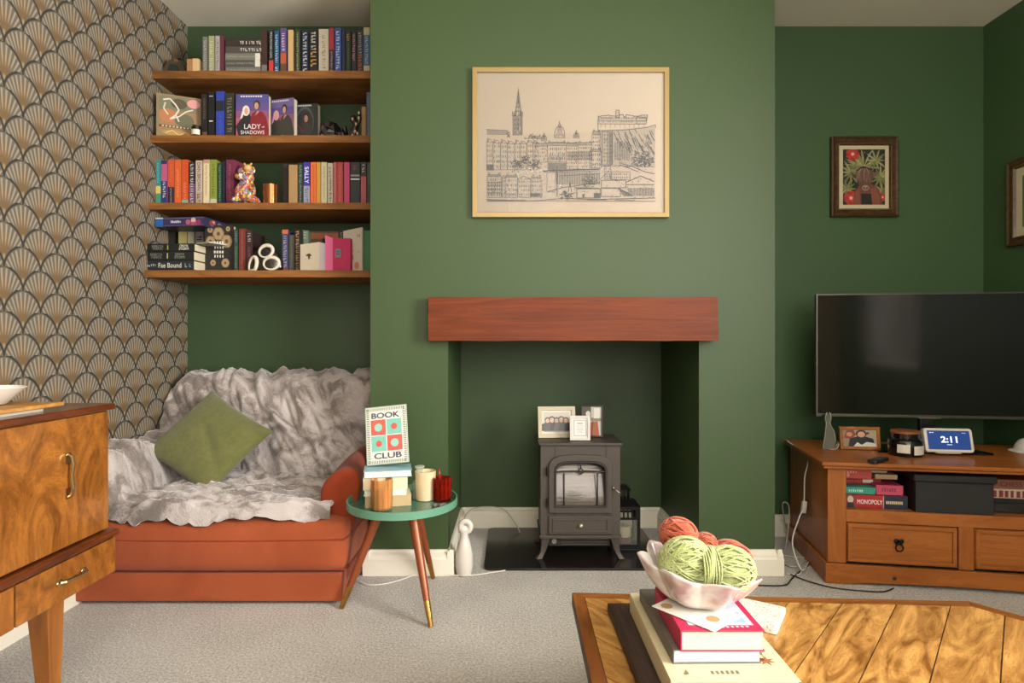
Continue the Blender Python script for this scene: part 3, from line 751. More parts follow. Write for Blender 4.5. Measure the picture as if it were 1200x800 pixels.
# ---- white floor ornament left of the fireplace
wo = thing('abstract_figurine', (-.195, 2.405+.03, 0), 'white glazed pin-shaped figurine with a hooped head on the carpet by the fireplace jamb', 'figurine')
ceramic = M('cfc8bf', .3, var=.03, coat=.3)
m = MB(); m.lathe([(.018, 0), (.030, .004), (.037, .04), (.036, .08), (.028, .12), (.019, .15), (.016, .165), (.019, .18)], n=28); m.build('body', ceramic, wo, smooth='auto')
m = MB(); cpts = [(.006+.020*math.cos(a), 0, .196+.022*math.sin(a)) for a in [2*PI*k/24 for k in range(24)]]; m.tube(cpts, .0115, 10, closed=True)
m.ball((-.004, 0, .185), .021, .016, .018); m.build('head', ceramic, wo, smooth=True)

# ================================================================== SKYLINE PRINT
pf = thing('framed_print', (.2385, BY, 1.759), 'large gold-framed line drawing of a city skyline above the mantel', 'picture')
k = 2.43/700/4
def UX(cx): return (cx-511)*k
def UZ(cy): return (389-cy)*k
W2, H2 = 461*k, 351*k
m = MB(); ring_prism(m, [(-W2, -H2), (W2, -H2), (W2, H2), (-W2, H2)], [(-W2+.0195, -H2+.0195), (W2-.0195, -H2+.0195), (W2-.0195, H2-.0195), (-W2+.0195, H2-.0195)], -.024, 0)
m.build('frame', M('9a8250', .4, .35, var=.05), pf, bevel=.002)
MB().box(-W2+.012, W2-.012, -.012, -.004, -H2+.012, H2-.012).build('paper', M('ac9b85', .6, var=.03), pf)
rnd = random.Random(3); S = []; INK = '38332e'; LW = 2.3*k
def L(pts, w=1.0, hx=INK): S.append(('l', [(UX(x), UZ(y)) for x, y in pts], LW*w, hx))
def Pf(pts, hx): S.append(('p', [(UX(x), UZ(y)) for x, y in pts], hx))
def rect(x0, y0, x1, y1, w=1.0): L([(x0, y0), (x1, y0), (x1, y1), (x0, y1), (x0, y0)], w)
def wins(x0, y0, x1, y1, nx, ny, fw=.4, fh=.55, w=1.5):
    for i in range(nx):
        for j in range(ny):
            cx = x0+(i+.5)*(x1-x0)/nx; cy = y0+(j+.5)*(y1-y0)/ny; hh = (y1-y0)/ny*fh/2; ww = (x1-x0)/nx*fw/2
            Pf([(cx-ww, cy+hh), (cx+ww, cy+hh), (cx+ww, cy-hh), (cx-ww, cy-hh)], '4d463f' if rnd.random() < .75 else '8b8175')
def hatch(x0, y0, x1, y1, n, sl=0, w=.8):
    for i in range(n):
        t = (i+.5)/n; x = x0+(x1-x0)*t; L([(x, y0), (x+sl, y1)], w)
def scrib(cx, cy, rx, ry, n=26, w=1.1):
    for i in range(n):
        a = rnd.uniform(0, 2*PI); r = rnd.uniform(.1, 1); x = cx+rx*r*math.cos(a); y = cy+ry*r*math.sin(a)
        L([(x+rnd.uniform(-6, 6), y+rnd.uniform(-4, 4)), (x, y), (x+rnd.uniform(-6, 6), y+rnd.uniform(-4, 4)), (x+rnd.uniform(-7, 7), y+rnd.uniform(-5, 5))], w)
def gable(x0, x1, yt, yb, rows, cols, peak=14):
    rect(x0, yt, x1, yb); L([(x0, yt), ((x0+x1)/2, yt-peak), (x1, yt)]); wins(x0+2, yt+4, x1-2, yb-4, cols, rows)
    if rnd.random() < .7: rect(x0+3, yt-peak-2, x0+8, yt-4)
def flat(x0, x1, yt, yb, rows, cols, roof=8):
    rect(x0, yt, x1, yb); L([(x0, yt), (x0+4, yt-roof), (x1-4, yt-roof), (x1, yt)]); hatch(x0+4, yt-roof, x1-4, yt, max(2, int((x1-x0)/5))); wins(x0+2, yt+4, x1-2, yb-3, cols, rows)
    for xx in (x0+6, x1-12): rect(xx, yt-roof-7, xx+6, yt-roof)
# wash tones
Pf([(117, 430), (908, 430), (908, 350), (640, 338), (285, 350), (117, 350)], 'a6957f')
Pf([(117, 660), (908, 660), (908, 430), (117, 430)], 'a39380')
Pf([(640, 500), (908, 500), (908, 308), (760, 322), (640, 330)], '918270')
L([(115, 326), (215, 330), (215, 350)]); 
for y in range(328, 350, 4): L([(117, y), (213, y+2)], .9)
# church spire
rect(240, 262, 284, 352); hatch(241, 262, 284, 352, 9, 0, 1.3); wins(246, 272, 280, 350, 3, 4, .5, .7)
for x in (240, 250, 274, 284): L([(x-4, 264), (x, 240), (x+4, 264)], 1.3)
L([(250, 262), (266, 140), (281, 262)], 1.5); L([(256, 262), (266, 170), (275, 262)], 1.2); L([(266, 130), (266, 262)], 1.1)
for y in (180, 200, 220, 240): L([(266-(y-140)*.13, y), (266+(y-140)*.13, y)], 1.5)
scrib(335, 362, 48, 14, 46); scrib(220, 350, 8, 14, 14)
# terraces on the left
x = 117
for w_ in (30, 34, 30, 34, 26, 30, 28, 24):
    gable(x, x+w_, 388+rnd.uniform(-8, 10), 515, 5, 3, rnd.uniform(8, 18)); x += w_+1
hatch(117, 490, 150, 518, 12, 0, 1.8)
scrib(265, 490, 34, 24, 80, 1.2); scrib(345, 490, 34, 22, 70, 1.2); scrib(300, 470, 20, 20, 40)
# domes and central blocks
def dome(cx, cy, r, h, lant):
    L([(cx+r*math.cos(PI*t/14), cy-h*math.sin(PI*t/14)) for t in range(15)], 1.3)
    for f in (-.6, -.3, 0, .3, .6): L([(cx+r*f, cy), (cx+r*f*.4, cy-h*.98)], .9)
    rect(cx-r*.2, cy-h-8, cx+r*.2, cy-h, 1.2); L([(cx, cy-h-8), (cx, cy-h-lant)], 1.4); rect(cx-r, cy, cx+r, cy+r*.6); wins(cx-r, cy, cx+r, cy+r*.6, 6, 1)
dome(460, 352, 24, 42, 24); dome(386, 372, 13, 18, 12); dome(538, 358, 13, 16, 14)
L([(330, 392), (640, 386)], 1.2)
flat(345, 402, 405, 480, 4, 6, 14); flat(402, 490, 402, 478, 3, 9, 16); flat(490, 545, 404, 512, 6, 6, 12); flat(545, 612, 400, 512, 6, 7, 12)
for xx in range(410, 488, 13): L([(xx, 470), (xx, 452), (xx+4, 446), (xx+8, 452), (xx+8, 470)], 1)
flat(612, 652, 352, 430, 4, 4, 18); flat(600, 655, 430, 505, 3, 5, 10); hatch(403, 482, 490, 520, 22, 0, 1.2)
hatch(495, 430, 612, 470, 30, 0, .8)
# tall block
rect(660, 336, 708, 492, 1.3); wins(664, 345, 705, 480, 3, 8, .4, .45); L([(684, 336), (684, 492)], 1); hatch(690, 340, 708, 490, 5, 0, 1)
for e in (676, 676): L([(e+5*math.cos(a/6*PI), 375+5*math.sin(a/6*PI)) for a in range(13)])
# castle on the rock
P_ = [(640, 300), (642, 262)]; x = 642
while x < 862:
    s_ = rnd.choice((6, 9, 12)); dy = rnd.uniform(-7, 6); P_ += [(x, 262+dy), (x+s_, 262+dy)]; x += s_
P_ += [(865, 300)]; L(P_, 1.5)
for y in (272, 283, 300): L([(642, y), (865, y+1)], 1.1)
wins(645, 264, 862, 298, 34, 2, .45, .5); rect(724, 236, 740, 270, 1.4); wins(726, 240, 738, 268, 2, 3)
hatch(642, 300, 865, 318, 10, 0, .7); L([(640, 300), (640, 332), (760, 330), (865, 318), (910, 304), (910, 320)], 1.2); rect(820, 268, 866, 300, 1.3)
for i in range(60):
    x = rnd.uniform(712, 900); y = rnd.uniform(322, 420); l_ = rnd.uniform(18, 50); L([(x, y), (x+l_*.25+rnd.uniform(-3, 3), y+l_*.5), (x+l_*.5, y+l_)], rnd.uniform(.8, 1.6)) if x+l_*.5 < 908 else None
for i in range(60):
    x = rnd.uniform(790, 900); y = rnd.uniform(430, 495); L([(x, y), (x+4, y-8), (x+8, y)], 1.2)
scrib(850, 470, 54, 34, 120, 1.3); hatch(715, 385, 790, 470, 12, 0, 1)
L([(740, 484), (800, 500), (860, 525), (905, 535)], 1.6); L([(740, 492), (830, 525)], 1.4)
# station roofs and viaduct
L([(380, 522), (650, 512)], 2.6); L([(385, 528), (650, 520)], 1.2); rect(400, 528, 440, 620); L([(400, 620), (470, 600), (650, 575)], 1.5); hatch(442, 527, 650, 585, 34, 0, 1.1); L([(448, 500), (448, 640)], 1.8)
L([(440, 545), (650, 535)], 1)
scrib(600, 570, 34, 30, 80, 1.2); scrib(495, 635, 34, 22, 60, 1.2); L([(500, 620), (508, 575), (516, 620)], 1.4)
for i, (a, c_) in enumerate([(120, 186), (190, 205), (205, 262), (264, 322), (326, 376)]): (gable if i % 2 else flat)(a, c_, 552+rnd.uniform(-10, 8), 645, 4, max(2, int((c_-a)/11)))
hatch(122, 570, 186, 640, 5); 
for y in (575, 592, 608, 624): L([(120, y), (186, y)], 1.4)
hatch(322, 625, 372, 642, 12, 0, 2.2)
rect(540, 605, 650, 648, 1.4); L([(530, 600), (650, 604)], 2); Pf([(566, 645), (576, 645), (576, 630), (566, 630)], INK)
rect(655, 565, 770, 600, 1.2); L([(650, 560), (690, 520), (700, 560)], 1.1); rect(670, 500, 700, 560); wins(672, 505, 698, 556, 3, 4); rect(702, 525, 790, 562); wins(704, 528, 788, 560, 9, 2)
L([(770, 575), (840, 545), (905, 572)], 1.8); L([(770, 585), (905, 585)], 1.6); hatch(780, 600, 905, 638, 22, 0, 1); rect(655, 602, 745, 642, 1.2)
for t_ in range(6): L([(735+t_*8, 600+t_*4), (765+t_*8, 640)], 1.6)
hatch(620, 625, 652, 648, 10, 0, 1.6); L([(117, 655), (300, 664), (480, 650), (620, 655), (908, 648)], 1.4); L([(117, 664), (500, 662), (908, 664)], 1)
hatch(117, 656, 300, 664, 60, 3, .8); hatch(590, 652, 680, 658, 24, 0, 1.6)
L([(720, 660), (735, 653), (740, 662), (755, 655), (762, 662), (770, 656), (800, 661), (815, 656)], 1.2)
for i in range(520):
    x = rnd.uniform(120, 900); y = rnd.uniform(395, 648); l_ = rnd.uniform(3, 9)
    L([(x, y), (x+l_, y)] if rnd.random() < .4 else [(x, y), (x, y+l_)], rnd.uniform(.6, 1.3))
for i in range(10):
    x = 655+i*25; L([(x, 500+rnd.uniform(-6, 6)), (x+22, 500+rnd.uniform(-6, 6))], 1.2)
decal('drawing', pf, (0, -.012, 0), (1, 0, 0), (0, 0, 1), S, step=.0000012, lift=.0005)
MB().box(-W2+.0195, W2-.0195, -.0162, -.0155, -H2+.0195, H2-.0195).build('glazing', glass('ffffff', .06, 0.), pf)

# ================================================================== COW PICTURE + side picture
def moulded(name, loc, rz, w, h, label, bord=.042):
    r = thing(name, loc, label, 'picture', None, rz=rz)
    fm = wood('5f4325', '2c1b0e', (9, 9, 9), .35, .2, (.3, .7)); m = MB()
    # stepped profile
    prof = [(0, 0), (0, -.022), (.006, -.026), (.014, -.020), (.028, -.017), (.032, -.020), (.037, -.019), (.042, -.010), (.042, 0)]
    cs = [(-1, -1), (1, -1), (1, 1), (-1, 1)]
    R4 = [[m.bm.verts.new((a*(w/2-o), y, c_*(h/2-o))) for o, y in prof] for a, c_ in cs]
    for i in range(4):
        A, B = R4[i], R4[(i+1) % 4]
        for j in range(len(prof)-1): m.face([A[j], B[j], B[j+1], A[j+1]])
    m.build('frame', fm, r, smooth='auto', angle=20)
    q = .0335
    m = MB(); ring_prism(m, [(-w/2+q, -h/2+q), (w/2-q, -h/2+q), (w/2-q, h/2-q), (-w/2+q, h/2-q)], [(-w/2+q+.003, -h/2+q+.003), (w/2-q-.003, -h/2+q+.003), (w/2-q-.003, h/2-q-.003), (-w/2+q+.003, h/2-q-.003)], -.0215, -.017); m.build('gilt_edge', gold, r)
    MB().box(-w/2+.03, w/2-.03, -.010, -.004, -h/2+.03, h/2-.03).build('mount', M('c3b795', .6), r)
    return r
cp = moulded('framed_picture', (WX(1011, YB), YB, WZ(208, YB)), 0, .328, .392, 'dark wood framed picture of a shaggy brown cow among green leaves and red flowers')
aw, ah = .178, .232; q = []
q.append(('r', -aw/2, -ah/2, aw/2, ah/2, '1c211a'))
rn = random.Random(5)
def leaf(x, y, a, l, w_, hx):
    c_, s_ = math.cos(a), math.sin(a); P = [(0, 0), (.35, .5), (.7, .35), (1, 0), (.7, -.35), (.35, -.5)]
    pts = [(x+l*p*c_-w_*r_*s_, y+l*p*s_+w_*r_*c_) for p, r_ in P]
    pts = [(max(-aw/2, min(aw/2, X)), max(-ah/2, min(ah/2, Y))) for X, Y in pts]; q.append(('p', pts, hx))
for cx, cy, n_, l_ in ((.0, .045, 15, .085), (-.055, .02, 12, .055), (.07, .0, 12, .05), (-.07, -.05, 10, .045), (.05, .07, 10, .05), (.075, -.06, 8, .04)):
    for k_ in range(n_):
        a = rn.uniform(-.2, PI+.2) if l_ > .06 else 2*PI*k_/n_; leaf(cx, cy, a, l_*rn.uniform(.8, 1.1), .009, rn.choice(('7d7c48', '8c8a56', '6c7040', '9a9463')))
for k_ in range(26): q.append(('e', rn.uniform(-aw/2+.005, aw/2-.005), rn.uniform(-.02, ah/2-.005), .0022, .0022, rn.choice(('c9c3a8', '93a3a5', '12160f'))))
def flower(cx, cy, r):
    for k_ in range(9):
        a = 2*PI*k_/9; X, Y = cx+r*.6*math.cos(a), cy+r*.6*math.sin(a)
        q.append(('e', max(-aw/2+r*.42, min(aw/2-r*.42, X)), max(-ah/2+r*.42, min(ah/2-r*.42, Y)), r*.42, r*.42, '9c2620' if k_ % 2 else 'b03428'))
    q.append(('e', cx, cy, r*.5, r*.5, 'b23a30')); q.append(('e', cx, cy, r*.24, r*.24, 'e6a795'))
flower(-.048, .096, .028); flower(-.055, -.088, .030); flower(.078, -.085, .018)
# cow: shoulders, head, fringe
cb = [('p', [(-.045, -ah/2), (-.040, -.06), (-.02, -.035), (.035, -.03), (.062, -.05), (.075, -.085), (.078, -ah/2)], '6a3a28'),
      ('p', [(.03, -ah/2), (.028, -.05), (.05, -.04), (.066, -.08), (.066, -ah/2)], '7d4732'), ('p', [(-.04, -ah/2), (-.036, -.06), (-.02, -.045), (-.015, -ah/2)], '7d4732'),
      ('p', [(-.012, -ah/2), (-.012, -.07), (.03, -.07), (.035, -ah/2)], '241a16'),
      ('p', [(-.058, .022), (-.03, .006), (-.028, -.008), (-.045, -.004)], '4a3129'), ('p', [(.062, .03), (.034, .010), (.034, -.006), (.052, .004)], '6e5040'),
      ('p', [(-.034, .02), (-.018, .034), (.012, .038), (.036, .026), (.040, .0), (.030, -.03), (.022, -.055), (.008, -.066), (-.008, -.060), (-.018, -.04), (-.032, -.01)], '5c3f35'),
      ('e', .006, -.046, .016, .013, '8d6a58'), ('e', 0, -.046, .003, .0035, '2a1b17'), ('e', .012, -.046, .003, .0035, '2a1b17'), ('e', .006, -.040, .009, .004, 'a9826c')]
q += cb
for k_ in range(34):
    x = -.032+.066*k_/33; q.append(('l', [(.002+(x-.002)*.4, .036), (x*.9, .02), (x+rn.uniform(-.006, .006), rn.uniform(-.024, -.004))], .0016, rn.choice(('4a332b', '77584a', '8f6f5e', '5e443a'))))
decal('artwork', cp, (0, -.010, 0), (1, 0, 0), (0, 0, 1), [_sc(s, 1.16, 1.17) for s in q], step=.000006)
sp_ = moulded('framed_picture', (XR, 2.614, WZ(236, 2.75)-.01), -PI/2, .328, .392, 'dark wood framed picture with pale mount on the right-hand wall, cut by the photo edge')
decal('artwork', sp_, (0, -.010, 0), (1, 0, 0), (0, 0, 1), [('r', -.089, -.116, .089, .116, '5c6a4a'), ('e', 0, 0, .05, .06, '8a5a44'), ('e', -.05, .07, .02, .02, 'a03a2c'), ('e', .05, -.07, .02, .02, 'a03a2c')], step=.0001)

# ================================================================== TV UNIT
pine = wood('b26c32', '824719', (1.2, 8, 9), .4, .15, (.28, .74), dist=1.3, bump=.06)
pine_v = wood('b26c32', '824719', (9, 9, 1.2), .4, .15, (.28, .74), dist=1.3, bump=.06)
tv = thing('tv_unit', (1.246, 2.358, 0), 'orange-brown pine television unit with two drawers and an open shelf', 'tv unit', rz=math.radians(-10))
TW, TD = .98, .52
MB().box(0.012, TW-.012, .012, TD, .0, .45).build('x', pine, tv) if False else None
MB().box(0, .018, .006, TD, .08, .452).build('side_panel', pine_v, tv, bevel=.002)
MB().box(TW-.018, TW, .006, TD, .08, .452).build('side_panel', pine_v, tv, bevel=.002)
MB().box(.018, TW-.018, TD-.012, TD-.002, .08, .452).build('back_panel', M('3a2213', .7), tv)
MB().box(.018, TW-.018, .02, TD-.012, .272, .288).build('shelf', pine, tv, bevel=.001)
MB().box(.018, TW-.018, .02, TD-.012, .08, .092).build('floor_panel', pine, tv, bevel=.001)
m = MB(); pts = [(-.012, 0), (.06, 0)]+[(.06+.86*k_/20, .016*math.sin(PI*k_/20)**.5 if 0 < k_ < 20 else 0) for k_ in range(1, 20)]+[(.92, 0), (TW+.012, 0), (TW+.012, .078), (-.012, .078)]
m.prism(pts, -.012, .006, 'y'); m.box(-.012, .006, .006, TD, 0, .078); m.box(TW-.006, TW+.012, .006, TD, 0, .078)
m.build('plinth', pine, tv, bevel=.003)
for a, c_ in ((0, .068), (.909, TW)): MB().box(a, c_, 0, .02, .08, .452).build('stile', pine_v, tv, bevel=.002)
MB().box(.464, .517, .0, .02, .08, .242).build('stile', pine_v, tv, bevel=.002)
MB().box(.068, .909, 0.0, .02, .242, .290).build('rail', pine, tv, bevel=.002)
for a, c_ in ((.072, .460), (.521, .905)):
    dw = MB().box(a, c_, .004, .02, .086, .238).build('drawer', pine, tv, bevel=.002)
    m = MB(); ring_prism(m, [(a+.002, .088), (c_-.002, .088), (c_-.002, .236), (a+.002, .236)], [(a+.016, .102), (c_-.016, .102), (c_-.016, .222), (a+.016, .222)], -.003, .005); m.build('moulding', pine, dw, bevel=.002)
    hc = (a+c_)/2-.01; m = MB(); y = -.002; z = .163
    for s in (-1, 1): m.ball((hc+s*.009, y, z+.014), .009, .004, .009); m.ball((hc+s*.006, y, z+.004), .006, .004, .005)
    m.ball((hc, y-.003, z+.006), .006)
    m.tube([(hc+.013*math.cos(2*PI*k_/16), y-.005, z-.010+.014*math.sin(2*PI*k_/16)) for k_ in range(16)], .0026, 6, closed=True)
    m.build('handle', M('15110e', .4, .7), dw, smooth=True)
MB().box(-.022, TW+.022, -.022, TD+.005, .452, .464).box(-.030, TW+.030, -.030, TD+.008, .464, .480).build('top', pine, tv, bevel=.005, seg=3)
MB().ball((.236, -.0125, .036), .008, .001, .007).build('knot', M('3a1c0c', .5), tv)
tvM = worldm(tv)
def tvw(x, y, z): return tvM @ Vector((x, y, z))
def ontv(px, py, zt=.480):            # world point on the top of the unit seen at this pixel
    Y = F*(CZ-zt)/(py-400); return (WX(px, Y), Y, zt)

# ---- television
tl = thing('television', (1.800, 2.578, .4805), 'large flat black television standing on the pine unit', 'television', rz=math.radians(-8.5))
TWd, Tz0, Tz1 = .915, .140, .678
MB().box(-TWd/2, TWd/2, 0, .025, Tz0, Tz1).build('casing', M('23211f', .4, .3), tl, bevel=.003)
m = MB(); ring_prism(m, [(-TWd/2-.001, Tz0-.001), (TWd/2+.001, Tz0-.001), (TWd/2+.001, Tz1+.001), (-TWd/2-.001, Tz1+.001)], [(-TWd/2+.005, Tz0+.012), (TWd/2-.005, Tz0+.012), (TWd/2-.005, Tz1-.005), (-TWd/2+.005, Tz1-.005)], -.004, .004)
m.build('bezel', M('6a655d', .3, .9, var=.02), tl, bevel=.001)
MB().box(-TWd/2+.005, TWd/2-.005, -.001, .002, Tz0+.012, Tz1-.005).build('screen', M('0b0a09', .09, var=0, coat=0., spec=.6), tl)
MB().box(-.28, .28, .025, .055, Tz0+.03, Tz0+.36).build('rear_housing', M('1b1918', .5), tl, bevel=.006)
MB().box(-.045, .045, -.006, -.003, Tz0-.003, Tz0+.004).build('logo_bar', M('77726a', .35, .8), tl)
MB().box(-.03, .03, .012, .04, .008, Tz0+.05).build('neck', M('141312', .3), tl, bevel=.004)
MB().prism([(-.24, -.085), (.20, -.09), (.17, .10), (-.17, .10)], 0, .008, 'z').build('base_plate', M('0d0c0b', .08), tl, bevel=.002)

# ---- things on the unit
p = (WX(971, 2.61), 2.61, .4805)
m = MB(); cat = [(-.020, 0), (.020, 0), (.026, .006), (.030, .016), (.027, .022), (.022, .012), (.018, .010), (.020, .030), (.016, .055), (.006, .075), (.003, .085), (.006, .096), (.006, .106), (.002, .117), (.000, .108), (-.004, .108), (-.006, .117), (-.010, .106), (-.012, .096), (-.008, .084), (-.010, .06), (-.014, .03), (-.018, .012)]
ct = thing('cat_ornament', p, 'slim grey glass sitting cat ornament at the left end of the pine unit', 'ornament', rz=math.radians(-6))
MB().prism([(x*1.38, z*1.38) for x, z in cat], -.005, .005, 'y').build('body', glass('8a8a80', .2, .45), ct, bevel=.001)
m = MB(); m.tube([(x*1.38, -.005, z*1.38) for x, z in cat], .0014, 6, closed=True); m.build('outline', M('b5b0a4', .3, .5), ct, smooth=True)
ph = [('r', 0, 0, 1, 1, 'a99a80'), ('r', 0, 0, .35, 1, '8e7c62'), ('p', [(.02, .5), (.12, .95), (.32, .98), (.4, .7), (.25, .45)], '8a3a2c'), ('e', .2, .72, .09, .13, 'b98a70')]+person_shapes(.55, 0, .95, 'c99c80', '3a281e', '26242a')+[('p', [(.3, 0), (.42, .25), (.55, .1), (.7, .28), (.95, .2), (.98, 0)], 'ccc8bf'), ('e', .74, .8, .05, .07, '4a4638')]
p = ontv(1009, 527)
photo_frame('photo_frame', (p[0], p[1]-.0, .4815), math.radians(-7), 8, .165, .098, .013, 'a06a34', 0, '6b4420', ph, 'light wood landscape photo frame beside the glass cat on the pine unit', None, fmat=wood('ab7540', '83501f', (9, 9, 9), .45))
p = ontv(1061, 533)
cj = thing('jar_candle', (p[0], p[1]+.0, .4805), 'squat black candle jar with white labels and copper lid on the pine unit', 'candle')
MB().lathe([(.060, 0), (.063, .004), (.063, .058), (.058, .066), (.050, .072), (.050, .092)], n=36).build('jar', M('12100f', .12), cj, smooth='auto')
MB().lathe([(.053, .092), (.054, .096), (.054, .101), (.050, .103)], n=36).build('lid', M('9a5e3e', .4, .35), cj, smooth='auto')
m = MB()
def wrap(m, a0, a1, r, z0, z1, n=10):
    L_ = [[m.bm.verts.new((r*math.cos(math.radians(a0+(a1-a0)*i/n)), r*math.sin(math.radians(a0+(a1-a0)*i/n)), z)) for i in range(n+1)] for z in (z0, z1)]
    for i in range(n): m.face([L_[0][i], L_[0][i+1], L_[1][i+1], L_[1][i]])
wrap(m, -95, -28, .0636, .010, .046); wrap(m, -150, -108, .0636, .016, .050); m.build('label', M('cfcabf', .6), cj, smooth=True)
p = ontv(1029, 541)
rm = thing('remote_control', p, 'black remote control lying on the pine unit in front of the candle jar', 'remote', rz=math.radians(38))
MB().prism(rrect(-.062, .062, -.019, .019, .012), 0, .014, 'z').build('body', M('161616', .4), rm, bevel=.004)
m = MB(); m.lathe([(.011, .014), (.011, .0155), (.007, .0155)], cx=.036, n=20)
for i in range(4):
    for j in range(3): m.lathe([(.003, .014), (.003, .0158)], cx=.008-i*.014, cy=-.009+j*.009, n=10)
m.build('buttons', M('4c4c4e', .4), rm, smooth='auto')
p = ontv(1114, 541)
ec = thing('smart_display', (1.800, 2.455, .4885), 'white smart display showing the time 2:11 on a blue screen', 'smart display', rz=math.radians(-8))
MB().prism(rrect(-.050, .050, .0, .040, .012), 0, .008, 'z').build('foot', M('c9c4b8', .5), ec, bevel=.002)
TM = Matrix.Translation((0, 0, .006)) @ Matrix.Rotation(math.radians(-14), 4, 'X')
bdy = thing('screen_housing', (0, 0, .006), None, None, rot=(math.radians(-14), 0, 0)); bdy.parent = ec
bpy.data.objects.remove(bdy)
MB().prism(rrect(-.092, .092, 0, .098, .012), -.004, .022, 'y').build('housing', M('cfcabc', .5), ec, bevel=.003, seg=3, M4=TM)
sc_ = MB().prism(rrect(-.080, .080, .011, .088, .003), -.0052, -.004, 'y').build('screen', M('1a3a7a', .3, var=.25, emit=.55), ec, M4=TM)
n_ = TM.to_3x3() @ Vector((0, -1, 0)); uu = (1, 0, 0); vv = TM.to_3x3() @ Vector((0, 0, 1))
text('2:11', ec, TM @ Vector((0, -.0052, .052)), uu, vv, .026, 'e8ecff', .062, emit=1.2, bold=.02)
decal('status_icons', ec, TM @ Vector((0, -.0056, .052)), uu, vv, [('r', -.010, -.023, .010, -.020, 'b9c6ea'), ('r', -.072, .026, -.064, .029, 'd8defa'), ('r', -.062, .026, -.056, .029, 'd8defa'), ('r', .050, .026, .066, .028, '9ab0e0')], emit=.7)
p = ontv(1203, 530)
mg = thing('white_bowl', (p[0]+.02, p[1], p[2]), 'upturned white bowl with wide rim at the right of the pine unit', 'bowl')
MB().lathe([(.075, 0), (.078, .004), (.060, .012), (.055, .030), (.042, .050), (.02, .060), (.001, .062)], n=36, cap=False).build('shell', M('cfcac0', .3), mg, smooth='auto')

# ---- inside the shelf: all in the unit's own frame, converted to world
def sbox(name, x0, x1, z0, z1, y0, dep, hexa, label, cat='board game', deco=None, txt=None, group=None):
    """flat box lying on the open shelf; x, y, z are the unit's own axes"""
    o = tvw((x0+x1)/2, y0, z0); r = thing(name, o, label, cat, group, rz=math.radians(-10)); w_ = (x1-x0)/2; h_ = z1-z0
    MB().box(-w_, w_, 0, dep, 0, h_*.35).build('box_base', M(hexa, .5), r, bevel=.001)
    MB().box(-w_-.001, w_+.001, -.001, dep+.001, h_*.22, h_-.0006).build('lid', M(hexa, .45), r, bevel=.001)
    if deco: decal('printed_side', r, (-w_, -.0012, 0), (1, 0, 0), (0, 0, 1), [_sc(s, 2*w_, h_) for s in deco], step=.0001)
    if txt:
        for (s, fx, fz, h, hx, wd) in txt: text(s, r, (-w_+2*w_*fx, -.0014, h_*fz), (1, 0, 0), (0, 0, 1), h*h_, hx, wd*2*w_ if wd else None)
    return r
def SXp(px): q_ = (px-600)/700; return (q_*2.358-1.246)/(.985+.1736*q_)
zs = .2885
def mk(n=8, seed=1, y0=.3, y1=.7, x0=.1, x1=.9, hx='e8dcc8'):
    r_ = random.Random(seed); out = []; x = x0; st_ = (x1-x0)/n
    for i in range(n): out.append(('r', x+st_*.1, y0, x+st_*r_.uniform(.55, .85), y1-r_.uniform(0, .12), hx)); x += st_
    return out
sbox('board_game', .078, .306, zs, zs+.052, .045, .20, 'a31f26', 'long red property board game box at the bottom of the games pile', deco=[('r', .62, .0, 1, 1, '1c2236'), ('r', 0, 0, .17, 1, '6e3a34'), ('e', .09, .62, .05, .28, 'c9ab93'), ('p', [(.03, .0), (.15, .0), (.13, .4), (.05, .4)], '22202a'), ('l', [(.62, 0), (.62, 1)], .002, 'd8c8b0')]+[('r', a_+.66, .38, a_+.68, .6, 'cdb88a') for a_ in [i*.03 for i in range(9)]], txt=[('MONOPOLY', .40, .48, .34, 'f2ece0', .40)])
g2 = zs+.053
sbox('board_game', .080, .192, g2, g2+.028, .05, .16, '2f8c7a', 'teal card game box above the red property game', deco=mk(7, 3, .3, .7, .12, .6, '9fd6c4'))
sbox('board_game', .195, .292, g2, g2+.040, .05, .13, 'a83a55', 'pink game box on the right of the teal one', deco=[('r', .02, .06, .98, .94, 'b8455f')]+mk(6, 4, .35, .75, .2, .75, '7c1f35'))
sbox('board_game', .080, .232, g2+.029, g2+.058, .10, .12, '8d1c22', 'dark red narrow game box above the teal one', deco=mk(8, 5, .3, .65, .1, .6, 'c8443c')+[('r', .55, .25, .8, .7, 'd8c9b8')])
sbox('board_game', .200, .280, g2+.0585, g2+.078, .07, .10, 'b0946a', 'small tan card box lying on the games pile', cat='box')
sbox('board_game', .082, .182, g2+.059, g2+.104, .06, .12, 'b8453c', 'salmon red game box on top of the games pile', deco=mk(4, 7, .5, .72, .08, .5, 'e09a86')+[('r', .08, .15, .18, .55, 'd8897a')])
sbox('board_game', .190, .250, g2+.0795, g2+.093, .09, .09, 'bdb8ae', 'small white and black box behind the salmon game', cat='box', deco=[('r', 0, .6, 1, 1, '2a2624')])
bx = thing('media_box', tvw(.455, .03, zs), 'big matt black media box filling the middle of the open shelf', 'media player', rz=math.radians(-10))
MB().box(-.135, .135, -.02, .30, 0, .118).build('body', M('1b1918', .55), bx, bevel=.004)
MB().box(-.145, .143, -.03, .30, .121, .150).build('lid', M('161413', .5), bx, bevel=.006)
MB().box(-.137, .137, -.022, .28, .1165, .1215).build('seam', M('0b0a0a', .5), bx)
sbox('disc_player', .605, .76, zs, zs+.038, .06, .25, '1a1918', 'flat black disc player at the bottom right of the open shelf', cat='disc player', deco=[('r', .1, .3, .4, .4, '3a3836')])
sbox('board_game', .600, .76, zs+.040, zs+.058, .055, .22, '141312', 'slim black box lying on the disc player', cat='box')
